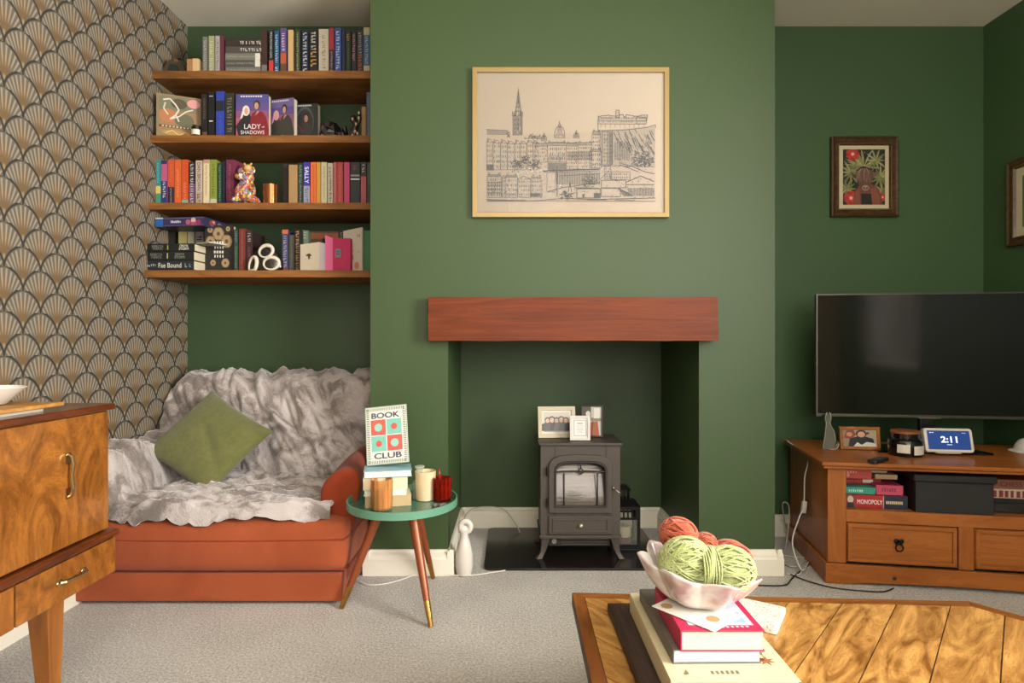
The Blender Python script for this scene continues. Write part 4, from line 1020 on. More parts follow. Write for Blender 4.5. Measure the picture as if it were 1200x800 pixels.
sbox('board_game', .600, .79, zs+.059, zs+.096, .05, .22, 'b39a84', 'beige box with maroon lettering under the chess set', deco=mk(9, 11, .12, .88, .03, .97, '6a2430')+[('l', [(0, .02), (1, .02)], .001, '2a1a18')])
sbox('chess_set', .606, .77, zs+.097, zs+.132, .05, .2, '7a4a34', 'brown chess set box on top of the right-hand pile', txt=[('CHESS', .38, .5, .5, '3a1c18', .45)])
# ================================================================== BOOKS
PAGE = M('c9bda0', .8, var=.1)
AX = {'spine': ((1, 0, 0), (0, 0, 1), (0, 1, 0)), 'face': ((0, 1, 0), (0, 0, 1), (1, 0, 0)), 'flat': ((0, 0, 1), (1, 0, 0), (0, 1, 0)), 'flatside': ((0, 0, 1), (0, 1, 0), (1, 0, 0))}
def book(loc, t, l, d, hx, label, orient='spine', rz=0, rot=None, bands=None, marks=None, txt=None, group=None, front=None, hard=False, name='book', ftext=None, pages=None):
    """t thickness, l height of spine, d cover width; origin at the middle of the footprint edge"""
    r = thing(name, loc, label, 'book', group, rz=rz, rot=rot)
    T, L, D = [Vector(a) for a in AX[orient]]
    def bx(m, t0, t1, l0, l1, d0, d1):
        a = T*t0+L*l0+D*d0; b_ = T*t1+L*l1+D*d1
        m.box(min(a.x, b_.x), max(a.x, b_.x), min(a.y, b_.y), max(a.y, b_.y), min(a.z, b_.z), max(a.z, b_.z)); return m
    t0, t1 = (-t/2, t/2) if orient == 'spine' else (0, t)
    l0, l1 = (-l/2, l/2) if orient in ('flat',) else (0, l)
    if orient == 'flatside': l0, l1 = 0, l
    if orient == 'face': d0, d1 = -d/2, d/2
    elif orient == 'flatside': d0, d1 = 0, d
    else: d0, d1 = 0, d
    c = .0022 if hard else .0009; e = .003 if hard else .0006
    m = MB(); bx(m, t0, t0+c, l0, l1, d0, d1); bx(m, t1-c, t1, l0, l1, d0, d1); bx(m, t0+c*.9, t1-c*.9, l0, l1, d0, d0+c*1.3)
    m.build('cover', M(hx, .5), r, bevel=.0007 if hard else 0, seg=1)
    m = MB(); bx(m, t0+c, t1-c, l0+e, l1-e, d0+c*1.3, d1-e); m.build('pages', pages or PAGE, r)
    if orient in ('spine', 'flat'):
        if orient == 'spine': o_, u_, v_ = Vector((0, 0, l/2)), Vector((0, 0, -1)), Vector((1, 0, 0))
        else: o_, u_, v_ = Vector((0, 0, t/2)), Vector((1, 0, 0)), Vector((0, 0, 1))
        sh = []
        for (a, b_, h) in (bands or []): sh.append(('r', -l/2+a*l, -t/2+.0003, -l/2+b_*l, t/2-.0003, h))
        if sh: decal('spine_panel', r, o_, u_, v_, sh, lift=.0003)
        sm = []
        if marks:
            for (a, b_, f, h, sd) in marks:
                rn_ = random.Random(sd); x = a*l-l/2
                while x < b_*l-l/2:
                    w_ = t*f*rn_.uniform(.35, .7); y0 = -t*f/2; y1 = t*f/2*rn_.uniform(.7, 1)
                    k_ = rn_.random()
                    if k_ < .4: sm.append(('r', x, y0, x+w_*.35, y1, h))
                    elif k_ < .75: sm.append(('r', x, y0, x+w_, y0+t*f*.3, h)); sm.append(('r', x, y0, x+w_*.35, y1, h))
                    else: sm.append(('r', x, y1-t*f*.3, x+w_, y1, h)); sm.append(('r', x+w_*.4, y0, x+w_*.7, y1, h))
                    x += w_*1.45
            decal('spine_lettering', r, o_, u_, v_, sm, lift=.0007, step=0)['kind'] = 'stuff'
        for (s, a, h, hh, wd) in (txt or []):
            text(s, r, o_+u_*((a-.5)*l), u_, v_, hh*t, h, wd*l, lift=.0008)
    if front and orient == 'face': decal('cover_art', r, (-d/2, 0, 0), (1, 0, 0), (0, 0, 1), [_sc(s, d, l) for s in front], lift=.0004, step=.00012)
    if ftext and orient == 'face':
        for (s, fx, fz, h, hx_, wd) in ftext: text(s, r, (-d/2+fx*d, 0, fz*l), (1, 0, 0), (0, 0, 1), h*l, hx_, wd*d, lift=.0055)
    return r
def row(sh, base, items, Y=2.68, depth=.135):
    z0, yf = SH[sh]
    for it in items:
        x0, x1, top, hx, label = it[:5]; kw = dict(it[5]) if len(it) > 5 else {}
        y = kw.pop('Y', Y); dd = kw.pop('depth', depth); xa, xb = WX(x0, y), WX(x1, y); h = WZ(top, y)-z0
        book(((xa+xb)/2, y, z0+.0003), max(.004, xb-xa-.0008), h, dd, hx, label, **kw)
W_ = 'ded8cc'
# ---- shelf 1
B1 = [(237.5, 243, 43, '6f6e6a', 'thin grey book, leftmost upright one on the top shelf', dict(marks=[(.1, .9, .5, 'b9b5aa', 1)])),
 (244.5, 251, 42, '9a9a72', 'pale yellow-green book near the left end of the top shelf', dict(marks=[(.15, .5, .45, 'd6d2b8', 2), (.6, .9, .5, 'c8c8c0', 3)])),
 (252.3, 257.5, 42, 'a39a98', 'light grey book left of the maroon one on the top shelf', dict(marks=[(.1, .9, .5, '5a4f50', 4)])),
 (257.8, 262.2, 42, '5a2c38', 'slim maroon book standing left of the flat stack on the top shelf'),
 (306.5, 313, 35, '3a2424', 'dark maroon book standing right of the flat stack on the top shelf', dict(bands=[(.8, .98, '6c6462')])),
 (315, 320.5, 35, '1c1d20', 'black book with a bright red foot on the top shelf', dict(bands=[(.7, 1, 'c0332e')], marks=[(.05, .65, .35, 'd5dde0', 5)])),
 (321.5, 327, 36, '1f4a6c', 'blue book with white lettering beside the red-footed one on the top shelf', dict(marks=[(.1, .75, .5, 'c2d6e2', 6), (.85, .98, .6, 'e2e6e6', 7)])),
 (328.5, 335.5, 33, '5a4378', 'book with purple head and orange-brown foot on the top shelf', dict(bands=[(.55, .78, 'a84e26'), (.78, 1, '5b4026')], marks=[(.12, .5, .5, 'd9cfe0', 8)])),
 (337.5, 343.5, 35, 'b99a6a', 'plain tan book in the middle of the top shelf'),
 (346, 352, 34, '27301f', 'dark green book with cream lettering next to the tan one on the top shelf', dict(marks=[(.08, .95, .4, 'a7ac7c', 9)])),
 (353.5, 361.5, 36, '1b2030', 'navy book crowded with white lettering on the top shelf', dict(marks=[(.05, .95, .6, 'b9bcc6', 10)])),
 (362.5, 372.5, 35, '1b1815', 'wide black book with gold and white patterning on the top shelf', dict(marks=[(.05, .45, .55, 'c8c2b4', 11), (.5, .85, .7, 'b98a4a', 12)])),
 (373.5, 385, 34, 'b4ab98', 'wide cream book, the palest on the top shelf', dict(marks=[(.15, .85, .35, '857b6a', 13)])),
 (386, 391.3, 33, '98303e', 'book with crimson head and dark foot right of the cream one on the top shelf', dict(bands=[(.48, 1, '241c22')], marks=[(.52, .95, .4, 'b9b0b4', 14)])),
 (392.3, 399.7, 33, '2d4e94', 'royal blue book with white lettering on the top shelf', dict(marks=[(.07, .9, .55, 'c9d2ea', 15)])),
 (400.5, 404.5, 35, '1c2440', 'slim navy book right of the royal blue one on the top shelf'),
 (405.2, 411, 36, '1d2718', 'dark green book with gold emblem towards the right of the top shelf', dict(marks=[(.08, .22, .6, 'b59a52', 16), (.3, .9, .3, '6c7858', 17)])),
 (412, 417.5, 36, '221a1e', 'black book with pinkish capitals towards the right of the top shelf', dict(marks=[(.08, .7, .45, 'c99a98', 18)])),
 (418.3, 425.5, 36, '2c2728', 'charcoal book with orange flecks towards the right of the top shelf', dict(marks=[(.05, .5, .45, '9a9ca8', 19), (.55, .95, .5, 'b0643a', 20)])),
 (426, 433.5, 32, 'aba383', 'cream and blue book, rightmost on the top shelf', dict(bands=[(.17, .83, '2f5a86')], marks=[(.2, .8, .45, 'b9b49a', 21)])),]
row(1, 82, B1, depth=.13)
ys = [(75.2, 82), (66.3, 74.2), (57.4, 65.4), (49, 56.4), (41, 48)]
lb = ['bottom of the flat stack on the top shelf, grey-green book', 'second from bottom in the flat stack on the top shelf, grey book', 'middle of the flat stack on the top shelf, pale-spined book', 'second from top in the flat stack on the top shelf, brown-grey book', 'topmost of the flat stack on the top shelf, dark book with white capitals']
z = SH[1][0]+.0003
for (a, b_), l_, hx, sd in zip(ys, lb, ('6c6b62', '4e4c46', '6f6f66', '4c4540', '332a26'), range(30, 35)):
    t = .0305; x0, x1 = WX(263.5, 2.68), WX(305.5, 2.68)
    mk_ = [(.42, .97, .5, 'cfcabf', sd)] if sd > 32 else [(.05, .9, .25, 'a9a698', sd)]
    book(((x0+x1)/2+random.Random(sd).uniform(-.002, .002), 2.68+random.Random(sd+5).uniform(0, .004), z), t, x1-x0-.004, .12, hx, l_, 'flat', marks=mk_, bands=[(.86, 1, 'cfcac0')] if sd in (31, 32) else None); z += t+.0005
rk = thing('stone_dome', (WX(206, 2.74), 2.74, SH[1][0]+.0004), 'rounded brown mottled stone ornament at the left end of the top shelf', 'ornament')
MB().prism([(.055*math.cos(t_), .088*math.sin(t_)) for t_ in [PI*k_/24 for k_ in range(25)]], -.018, .018, 'y').build('slice', speckle('4a3c2a', ['3a4038', '6a5636', '2c3230', '54462e'], 28), rk, bevel=.004)
m = MB(); m.prism([(.030*math.cos(t_), .012+.050*math.sin(t_)) for t_ in [PI*k_/24 for k_ in range(25)]], -.0195, -.017, 'y').build('dark_core', M('2b322e', .2), rk)
cbk = thing('candle_box', (WX(229, 2.70), 2.70, SH[1][0]+.0003), 'small two-tone tan and cream box candle at the left of the top shelf', 'candle')
MB().box(-.026, .000, -.024, .024, 0, .064).build('tan_side', M('a0764a', .6), cbk, bevel=.001)
MB().box(.000, .026, -.024, .024, 0, .066).build('cream_side', M('c9ab7d', .6), cbk, bevel=.001)
# ---- shelf 2
row(2, 159, [(236, 243, 110, '211c1a', 'black-brown book, first upright one on the second shelf', dict(bands=[(.86, 1, '6a4a30')], marks=[(.1, .6, .4, '6e6258', 40)])),
 (244, 251.5, 108, '17181a', 'black book with a white emblem on the second shelf', dict(marks=[(.08, .14, .7, 'b9b9b4', 41), (.62, .68, .7, 'e4e4de', 42)])),
 (253, 263, 107, '2d3f9c', 'bright blue book with a dark band on the second shelf', dict(bands=[(.20, .42, '20202e')], marks=[(.5, .95, .3, '4a5cc0', 43)])),
 (264, 274.5, 109, '2a2b24', 'dark olive book left of the face-out romance novels', dict(marks=[(.1, .9, .55, '7a7662', 44)]))])
def figpair(hair1, hair2, dress, coat, sky0='4a4a86', sky1='a5566c', orange=None):
    sh = [('r', 0, 0, 1, 1, sky1), ('r', 0, .62, 1, 1, '5a4a84'), ('r', 0, .8, 1, 1, sky0), ('r', 0, .45, 1, .62, '84506f'), ('r', 0, .0, 1, .12, 'a4505a')]
    sh += [('p', [(.0, .26), (.14, .42), (.22, .54), (.42, .54), (.5, .42), (.55, .0), (.1, .0)], dress), ('e', .31, .62, .11, .12, hair1), ('p', [(.2, .62), (.13, .42), (.2, .46), (.26, .6)], hair1), ('e', .32, .61, .06, .08, 'c69a84'),
           ('p', [(.42, .0), (.44, .4), (.5, .55), (.62, .62), (.8, .6), (.93, .46), (1, .2), (1, 0)], coat), ('p', [(.58, .5), (.65, .62), (.72, .6)], 'b8826a'), ('e', .64, .76, .10, .10, hair2), ('e', .63, .73, .065, .08, 'b98d76')]
    if orange: sh.append(('p', [(.6, 0), (.75, .15), (.85, .05), (1, .2), (1, 0)], orange))
    return sh
def ftitle(n, a): return [('r', .15+i*.075, .93, .15+i*.075+.05, .965, 'd8d2d8') for i in range(n)]
def face(px0, px1, top, sh, Y, rz, hx, label, art, ft=None, t=.030, name='book', adj=0):
    z0 = SH[sh][0]; w_ = (WX(px1, Y)-WX(px0, Y))/math.cos(rz); h = WZ(top, Y)-z0
    return book(((WX(px0, Y)+WX(px1, Y))/2, Y+adj, z0+.0004), t, h, w_, hx, label, 'face', rz=rz, front=art, ftext=ft, hard=True, name=name)
face(276.5, 315, 110.5, 2, 2.675, 0, '2b2640', 'leftmost of three face-out novels titled Lady, with a couple in black and red', figpair('d9d4cf', '3a2a24', '26222a', '7a1c26')+ftitle(9, 0), [('LADY', .52, .25, .11, 'e6e0dc', .5), ('SHADOWS', .52, .115, .085, 'e6e0dc', .72), ('of', .84, .24, .04, 'e6e0dc', .08)])
face(313, 346, 116, 2, 2.72, math.radians(-14), '2b2640', 'middle of three face-out novels titled Lady, with a couple in grey', figpair('cf9aa6', '2c2422', '3a3634', '3a3a34', '6a5c8c', '9c5c74')+ftitle(9, 0), [('LADY', .34, .08, .10, 'e6e0dc', .5)])
face(344.5, 373, 121.5, 2, 2.75, math.radians(-6), '24363a', 'rightmost and darkest of three face-out novels titled Lady', [('r', 0, 0, 1, 1, '26302f'), ('e', .45, .55, .38, .38, '4d5454'), ('e', .45, .52, .34, .34, '30302e'), ('p', [(.1, 0), (.2, .4), (.45, .55), (.7, .45), (.8, 0)], '3a3433'), ('e', .5, .66, .12, .11, '2a1d1a'), ('e', .5, .62, .08, .09, 'a87868'), ('l', [(.12, .5), (.35, .3)], .004, '8a3038'), ('p', [(.6, 0), (.75, .16), (.85, .06), (1, .16), (1, 0)], 'b0662c')]+ftitle(8, 0), [('LADY', .32, .05, .06, 'e6e0dc', .45)], t=.034)
z0 = SH[2][0]
fant = [('r', 0, 0, 1, 1, '7e6c4e'), ('r', .06, .1, .94, .94, '8c6c48'), ('r', .06, .62, .94, .94, '6a6a50'), ('e', .26, .5, .2, .16, 'a86a44'), ('e', .62, .42, .22, .16, '5a5a40'), ('e', .5, .8, .18, .12, '4a4430'),
        ('l', [(.15, .86), (.3, .9), (.42, .78), (.5, .66), (.42, .52), (.3, .42)], .006, 'd0c4b4'), ('l', [(.3, .42), (.5, .5), (.66, .64), (.82, .7)], .005, 'd0c4b4'), ('l', [(.2, .8), (.16, .66), (.26, .52)], .006, 'c4b6a4'), ('l', [(.44, .52), (.5, .38)], .005, 'cfc4b6'),
        ('e', .83, .84, .15, .105, 'c98a88'), ('r', .06, .22, .94, .27, '4a3826'), ('e', .45, .1, .32, .07, 'a38242'), ('l', [(.2, .08), (.35, .16), (.5, .06), (.65, .15), (.75, .07)], .003, 'd0b070')]+[('r', .12+i*.08, .23, .165+i*.08, .26, 'c9b08a') for i in range(10)]
Yf = 2.665; book((WX(208, Yf), Yf+.012, z0+.0004), .034, WZ(111, Yf)-z0, .176, '2a2018', 'face-out fantasy book with a white dragon swirl at the left end of the second shelf', 'face', rz=math.radians(24), front=fant, hard=True)
bj = thing('jar_candle', (WX(230, 2.655), 2.66, z0+.0003), 'tiny dark jar candle with a white label on the second shelf', 'candle')
MB().lathe([(.020, 0), (.022, .003), (.022, .040), (.001, .040)], n=24, cap=False).build('jar', M('17110c', .15), bj, smooth='auto')
MB().lathe([(.0185, .040), (.0185, .047), (.001, .048)], n=24, cap=False).build('lid', M('0f0d0c', .3), bj, smooth='auto')
m = MB(); wrap(m, -150, -30, .0224, .004, .027); m.build('label', M('d6cdbd', .6), bj, smooth=True)
# black faceted ornament
bo = thing('glass_ornament', (WX(391, 2.76), 2.76, z0-.001), 'glossy black faceted ornament shaped like a reclining shell on the second shelf', 'ornament')
def fac(p): 
    k_ = .82+.30*noise.noise(p*28+Vector((3, 1, 7))); return Vector((p.x*k_, p.y*k_, max(-.009, p.z*k_)))
MB().ball((-.012, 0, .02), .070, .04, .105, 11, 8, fac).ball((.042, .0, .01), .036, .03, .085, 9, 6, fac).build('body', M('15161a', .08, var=0, coat=1), bo)
m = MB()
for a, z_, L_ in ((-.055, .03, .03), (-.02, .052, .034), (.004, .028, .03), (-.036, .012, .03)): m.hexa([(a, -.036, z_-.008), (a+L_, -.036, z_-.012), (a+L_, -.033, z_-.012), (a, -.033, z_-.008), (a+.006, -.030, z_+.008), (a+L_*.8, -.030, z_+.002), (a+L_*.8, -.026, z_+.002), (a+.006, -.026, z_+.008)])
m.build('silver_highlights', M('8e9296', .2, .9), bo)  # silver slivers stand in for highlights on the black gloss
to = thing('carved_figure', (WX(417, 2.69), 2.69, z0+.0003), 'small dark carved figure with cream spots leaning by the tan book on the second shelf', 'figurine')
MB().tube([(-.004, 0, 0), (-.010, 0, .03), (.002, 0, .06), (-.012, 0, .085), (-.006, 0, .105)], [.016, .018, .013, .015, .008], 12).tube([(.004, 0, .05), (.018, 0, .09), (.016, 0, .118)], [.008, .009, .006], 10).build('body', M('2a1c12', .35), to, smooth=True)
m = MB()
for x, z_ in ((-.012, .085), (.017, .112), (.000, .03), (-.012, .012), (.010, .02), (.004, .062), (.016, .09)): m.ball((x, -.012, z_), .005, .006, .008, 8, 6)
m.build('cream_spots', M('bda880', .4), to, smooth=True)
row(2, 159, [(423.5, 428.8, 125, '8e6c3e', 'short tan book at the right end of the second shelf', dict(Y=2.70)), (429.3, 434.5, 108, '3c4a5e', 'slate blue book, rightmost on the second shelf', dict(Y=2.68, marks=[(.1, .9, .4, '7d8ca2', 46)]))])
# ---- shelf 3
row(3, 239, [(182, 188.5, 187, '2f8286', 'teal book, leftmost on the third shelf', dict(bands=[(.58, .74, 'c9b45a'), (.74, 1, '3c8a6c')], marks=[(.08, .5, .35, '7cb8b8', 50)])),
 (189, 196, 188, 'b0527c', 'pink-headed book with navy foot next to the teal one on the third shelf', dict(bands=[(0, .08, '33285a'), (.46, 1, '26306a')], marks=[(.48, .82, .45, W_, 51)])),
 (196.6, 204.3, 187, 'c0502c', 'orange-red book whose lower half is black on the third shelf', dict(bands=[(.6, 1, '222436')], marks=[(.1, .5, .25, 'd8744a', 52), (.62, .95, .2, 'c2b8a0', 53)])),
 (204.8, 212.4, 187, 'cc5a28', 'bright orange book, first of two plain ones on the third shelf', dict(marks=[(.22, .85, .35, 'e39a6c', 54)])),
 (212.9, 220.6, 187, 'c04c22', 'deep orange book with a pale picture at its foot on the third shelf', dict(bands=[(.88, 1, '7fa090')], marks=[(.5, .86, .35, 'dd9a74', 55)])),
 (221.4, 228.6, 190, '2c262c', 'black book with white block lettering after the orange ones on the third shelf', dict(bands=[(.5, .95, '6c4a66')], marks=[(.05, .95, .5, 'd0c8c6', 56)])),
 (229.3, 237.2, 188, 'a89684', 'pinkish-beige thriller lettered DAN BROWN down its spine on the third shelf', dict(bands=[(.02, .7, 'b7a696')], txt=[('DAN BROWN', .36, '22181a', .5, .62)], marks=[(.75, .92, .5, '6a2c30', 58)])),
 (238.2, 245.4, 187, 'cfc09a', 'cream book beside the olive one on the third shelf', dict(bands=[(0, .08, 'b08a6c')], marks=[(.12, .8, .3, 'a2604a', 59)])),
 (246.2, 254, 187, '7c8a34', 'olive green book with dark capitals on the third shelf', dict(bands=[(.86, 1, 'b9b4a0')], marks=[(.1, .8, .4, '48521c', 60)])),
 (255, 260.4, 191, '17302a', 'dark green book with mint lettering on the third shelf', dict(marks=[(.05, .9, .4, '7eae92', 61)])),
 (260.9, 263.6, 189, '1e2034', 'thin navy book left of the mauve one on the third shelf'),
 (264.2, 274.5, 187, '74304a', 'wide mauve book behind the patchwork figurine on the third shelf', dict(rz=math.radians(-12), marks=[(.1, .9, .3, 'a76680', 62)]))])
Y3 = 2.70
row(3, 239, [(331.5, 337.8, 192, '2a2020', 'dark book beside the copper candle on the third shelf', dict(Y=2.72, bands=[(0, 1, '2a2020')])),
 (338.3, 348.6, 193, '9a7a50', 'kraft-brown book right of the copper candle on the third shelf', dict(depth=.12)),
 (349.2, 355, 191, '1f3028', 'dark green book with pale leaf motif on the third shelf', dict(marks=[(.05, .45, .55, '7c9a7c', 65), (.5, .95, .35, '8c9a8c', 66)])),
 (355.6, 363.4, 190, '33308c', 'violet-blue book with SALLY in white capitals on the third shelf', dict(bands=[(.55, 1, '8a8c9c')], txt=[('SALLY', .30, 'f0eee8', .62, .38)], marks=[(.6, .92, .5, '4a4a78', 67)])),
 (364, 370.6, 190, 'd2652a', 'orange book with red lettering on the right half of the third shelf', dict(marks=[(.08, .9, .3, 'a83420', 68)])),
 (371, 375.6, 190, 'bf8c3c', 'slim amber book on the right half of the third shelf'),
 (376.3, 383.2, 190, 'bcb394', 'cream book with grey lettering on the right half of the third shelf', dict(marks=[(.1, .85, .3, '7a7460', 69)])),
 (384, 390, 191, 'b6ad98', 'stone-coloured book with black capitals on the right half of the third shelf', dict(marks=[(.1, .9, .5, '2c2824', 70)])),
 (390.6, 394.6, 190, 'b4585a', 'slim dusty pink book on the right half of the third shelf'),
 (395, 402, 190, 'a63a38', 'brick red book with fine lettering on the right half of the third shelf', dict(marks=[(.1, .9, .3, 'd08a74', 71)])),
 (403, 409.6, 190, 'b03a62', 'magenta-pink book on the right half of the third shelf', dict(marks=[(.1, .8, .2, 'c85c80', 72)])),
 (410.6, 421.8, 190, '1c2124', 'wide black book with a white type line near the third shelf right end', dict(bands=[(.38, .41, 'c9c4bc'), (.29, .33, '8a8680')], marks=[(.08, .2, .4, '8a3c48', 73)])),
 (422.6, 429.4, 190, '23222a', 'black book with a rose panel near the right end of the third shelf', dict(bands=[(.33, .97, '9c4c50')], marks=[(.06, .24, .45, 'c9c6be', 74)])),
 (430, 434.6, 190, '24382a', 'dark green book, rightmost on the third shelf', dict(marks=[(.05, .5, .4, '5c7a60', 75)]))])
# patchwork figurine
pf_ = thing('animal_figurine', (WX(288, 2.665), 2.672, SH[3][0]+.0003), 'multicoloured patchwork seated animal figurine on the third shelf', 'figurine')
def patch():
    m = bpy.data.materials.new('patchwork_glaze'); m.use_nodes = True; nt = m.node_tree; E.nt = nt; b = nt.nodes['Principled BSDF']; b.inputs['Roughness'].default_value = .2; b.inputs['Coat Weight'].default_value = .6
    tc = nt.nodes.new('ShaderNodeTexCoord'); v = nt.nodes.new('ShaderNodeTexVoronoi'); v.inputs['Scale'].default_value = 75; nt.links.new(tc.outputs['Object'], v.inputs['Vector'])
    sp = nt.nodes.new('ShaderNodeSeparateColor'); nt.links.new(v.outputs['Color'], sp.inputs[0]); rp = nt.nodes.new('ShaderNodeValToRGB'); rp.color_ramp.interpolation = 'CONSTANT'
    el = rp.color_ramp.elements; cols = ['c25e2a', 'd8b06a', 'd9cdbd', 'b8472e', '6f9aa0', 'c98a96', 'd08a3c', '8a7a9a']
    el[0].color = lin(cols[0]); el[1].position = 1/8; el[1].color = lin(cols[1])
    for i, c in enumerate(cols[2:]): x = el.new((i+2)/8); x.color = lin(c)
    nt.links.new(sp.outputs[0], rp.inputs[0])
    v2 = nt.nodes.new('ShaderNodeTexVoronoi'); v2.feature = 'DISTANCE_TO_EDGE'; v2.inputs['Scale'].default_value = 75; nt.links.new(tc.outputs['Object'], v2.inputs['Vector'])
    nt.links.new(mixc(nt, 1.0-smooth(E(v2.outputs['Distance']), .03, .07), rp.outputs[0], lin('4a3226')), b.inputs['Base Color']); return m
pw = patch()
m = MB(); m.ball((0, 0, .062), .040, .034, .060, 24, 16); m.ball((.006, -.006, .118), .030, .028, .030, 20, 14); m.ball((-.022, -.02, .122), .022, .018, .016, 16, 10)
for s in (-1, 1): m.tube([(s*.022, -.01, .085), (s*.030, -.028, .055), (s*.024, -.034, .008)], [.013, .011, .012], 10); m.ball((s*.040, -.012, .018), .022, .03, .018, 14, 10)
m.tube([(.03, .01, .02), (.052, .0, .012), (.062, -.012, .010)], [.012, .010, .006], 8)
m.build('body', pw, pf_, smooth=True)
for s, x, z_ in ((-1, -.030, .152), (1, .030, .158)): MB().ball((x*.75, 0, z_-.004), .017, .006, .019, 16, 10).build('ear', pw, pf_, smooth=True)
MB().ball((.008, -.004, .163), .019, .017, .017, 16, 10).tube([(.018, -.004, .176), (.026, -.004, .186)], [.006, .003], 8).tube([(-.004, -.004, .176), (-.008, -.004, .186)], [.006, .003], 8).build('rider_head', M('c19a5c', .3, var=.3), pf_, smooth=True)
cc = thing('copper_candle', (WX(317, 2.67), 2.675, SH[3][0]+.0003), 'shiny copper candle tumbler on the third shelf', 'candle')
MB().lathe([(.030, 0), (.033, .003), (.034, .088), (.032, .089), (.031, .080), (.001, .078)], n=36, cap=False).build('tumbler', M('b07048', .18, .9), cc, smooth='auto')
MB().lathe([(.031, .070), (.001, .0705)], n=24, cap=False).build('wax', M('c9b49a', .5), cc)
# ---- shelf 4
z4 = SH[4][0]+.0004
def flat4(px0, px1, ya, yb, Y, hx, label, rz, dep, **kw):
    global zz; t = (yb-ya)*Y/700; w_ = (WX(px1, Y)-WX(px0, Y)); book(((WX(px0, Y)+WX(px1, Y))/2+kw.pop('dx', 0), Y, zz), t-.0004, w_, dep, hx, label, 'flat', rz=rz, hard=True, **kw); zz += t
zz = z4
ZR = math.radians(-3)
flat4(168, 228, 306, 317.3, 2.61, '20262a', 'bottom book of the dark flat stack on the lowest shelf, white script title', ZR, .15, txt=[('Fae Bound', .52, 'd9d6cc', .5, .46)], marks=[(.06, .24, .25, 'b9b6ac', 80), (.82, .85, .45, '8e9490', 81), (.91, .94, .4, '8e9490', 82)])
flat4(167, 228, 295, 305.8, 2.61, '191a19', 'middle book of the dark flat stack on the lowest shelf', ZR, .15, txt=[('ONYX\nSTORM', .72, '8e9088', .62, .2), ('REBECCA\nYARROS', .26, '7c7e76', .58, .24)], marks=[(.47, .50, .6, 'b9b494', 83)])
flat4(170, 228.5, 285.8, 294.8, 2.61, '161a16', 'top book of the dark flat stack on the lowest shelf, ONYX STORM in bright letters', ZR, .15, txt=[('ONYX\nSTORM', .78, 'e2e0d4', .72, .2), ('REBECCA\nYARROS', .24, '82867a', .6, .24)], marks=[(.44, .47, .6, 'a39a4c', 84)], dx=.001)
zst = zz
row(4, 318, [(196.5, 204.8, 271.4, '24201e', 'dark book with ornate grey lettering standing behind the flat stack on the lowest shelf', dict(Y=2.775, depth=.13, marks=[(.3, .95, .7, '9a968c', 86)])),
 (209, 219, 271.4, 'a3985c', 'pale yellow book standing behind the flat stack on the lowest shelf', dict(Y=2.775, depth=.13)), (220, 227.5, 271.4, 'a5a18a', 'grey-cream book standing behind the flat stack on the lowest shelf', dict(Y=2.775, depth=.13)),
 (229, 238.5, 271.4, '8a7e80', 'lilac-grey book with a dark emblem standing behind the flat stack on the lowest shelf', dict(Y=2.775, depth=.13, marks=[(.1, .2, .7, '2a2026', 87), (.26, .42, .6, '4a2030', 88)]))])
nb = thing('open_notebook', (WX(230, 2.63)+.012, 2.66, zst+.0007), 'pale grey notebook splayed on the end of the dark flat stack', 'notebook', rot=(0, math.radians(0), math.radians(-28)))
MB().box(-.006, .085, -.03, .06, 0, .002).build('cover', M('8e8c88', .6), nb); MB().box(-.004, .083, -.028, .058, .002, .006).build('pages', M('b9b3a6', .7), nb)
# jigsaw box bridging the upright books
jz = WZ(265.0, 2.62)+.0; 
bxz = WZ(271.4, 2.775)+.0008
jb = thing('jigsaw_box', ((WX(178, 2.64)+WX(240, 2.64))/2, 2.65, bxz), 'blue and purple puzzle box lying across the upright books on the lowest shelf', 'box', rz=math.radians(-8))
jw, jh = (WX(240, 2.64)-WX(178, 2.64))/2, .040
MB().box(-jw, jw, 0, .20, 0, jh).build('box', M('2c2846', .45), jb, bevel=.0015)
decal('printed_side', jb, (-jw, -.001, 0), (1, 0, 0), (0, 0, 1), [_sc(s, 2*jw, jh) for s in [('r', 0, 0, 1, 1, '332b52'), ('r', 0, .0, .16, .9, '2a5ca6'), ('r', 0, .88, .16, 1, 'c9d0dc'), ('l', [(.18, .9), (1, .9)], .0012, '8a86a4'), ('l', [(.18, .1), (1, .1)], .0012, '7a6a92'), ('e', .68, .45, .05, .3, 'a8566e'), ('e', .79, .62, .05, .3, 'c9a7a4'), ('r', .74, .1, .86, .45, '9a4a64'), ('e', .90, .4, .05, .28, '8e2c52')]+mk(7, 91, .38, .68, .32, .54, 'cfcbd0')], step=.0001)
decal('printed_end', jb, (jw+.0002, 0, 0), (0, 1, 0), (0, 0, 1), [_sc(s, .20, jh) for s in [('r', 0, 0, 1, 1, '2c2846'), ('e', .3, .5, .12, .35, '8a3a40'), ('e', .34, .7, .05, .15, 'b98d7c'), ('e', .55, .5, .08, .3, '6c6a84'), ('e', .75, .5, .06, .25, '4a4a6a')]])
dk = [('r', 0, 0, 1, 1, '221d1b')]
for cx, cy, r_ in ((.47, .82, .2), (.2, .66, .16), (.76, .66, .2), (.72, .2, .14), (.3, .2, .1), (.2, .9, .1), (.82, .92, .08)):
    dk += [('e', cx, cy, r_, r_*.7, '7a6648')]+[('e', cx+r_*.55*math.cos(a_), cy+r_*.4*math.sin(a_), r_*.34, r_*.26, '9c8560') for a_ in [k_*PI/3 for k_ in range(6)]]+[('e', cx, cy, r_*.3, r_*.22, '5a4630')]
for k_, yy in enumerate((.62, .52, .42, .33)): dk += [('r', .34+.09*i+.02*(k_ % 2), yy-.02, .40+.09*i, yy+.035, 'd6d2c6') for i in range(4)]
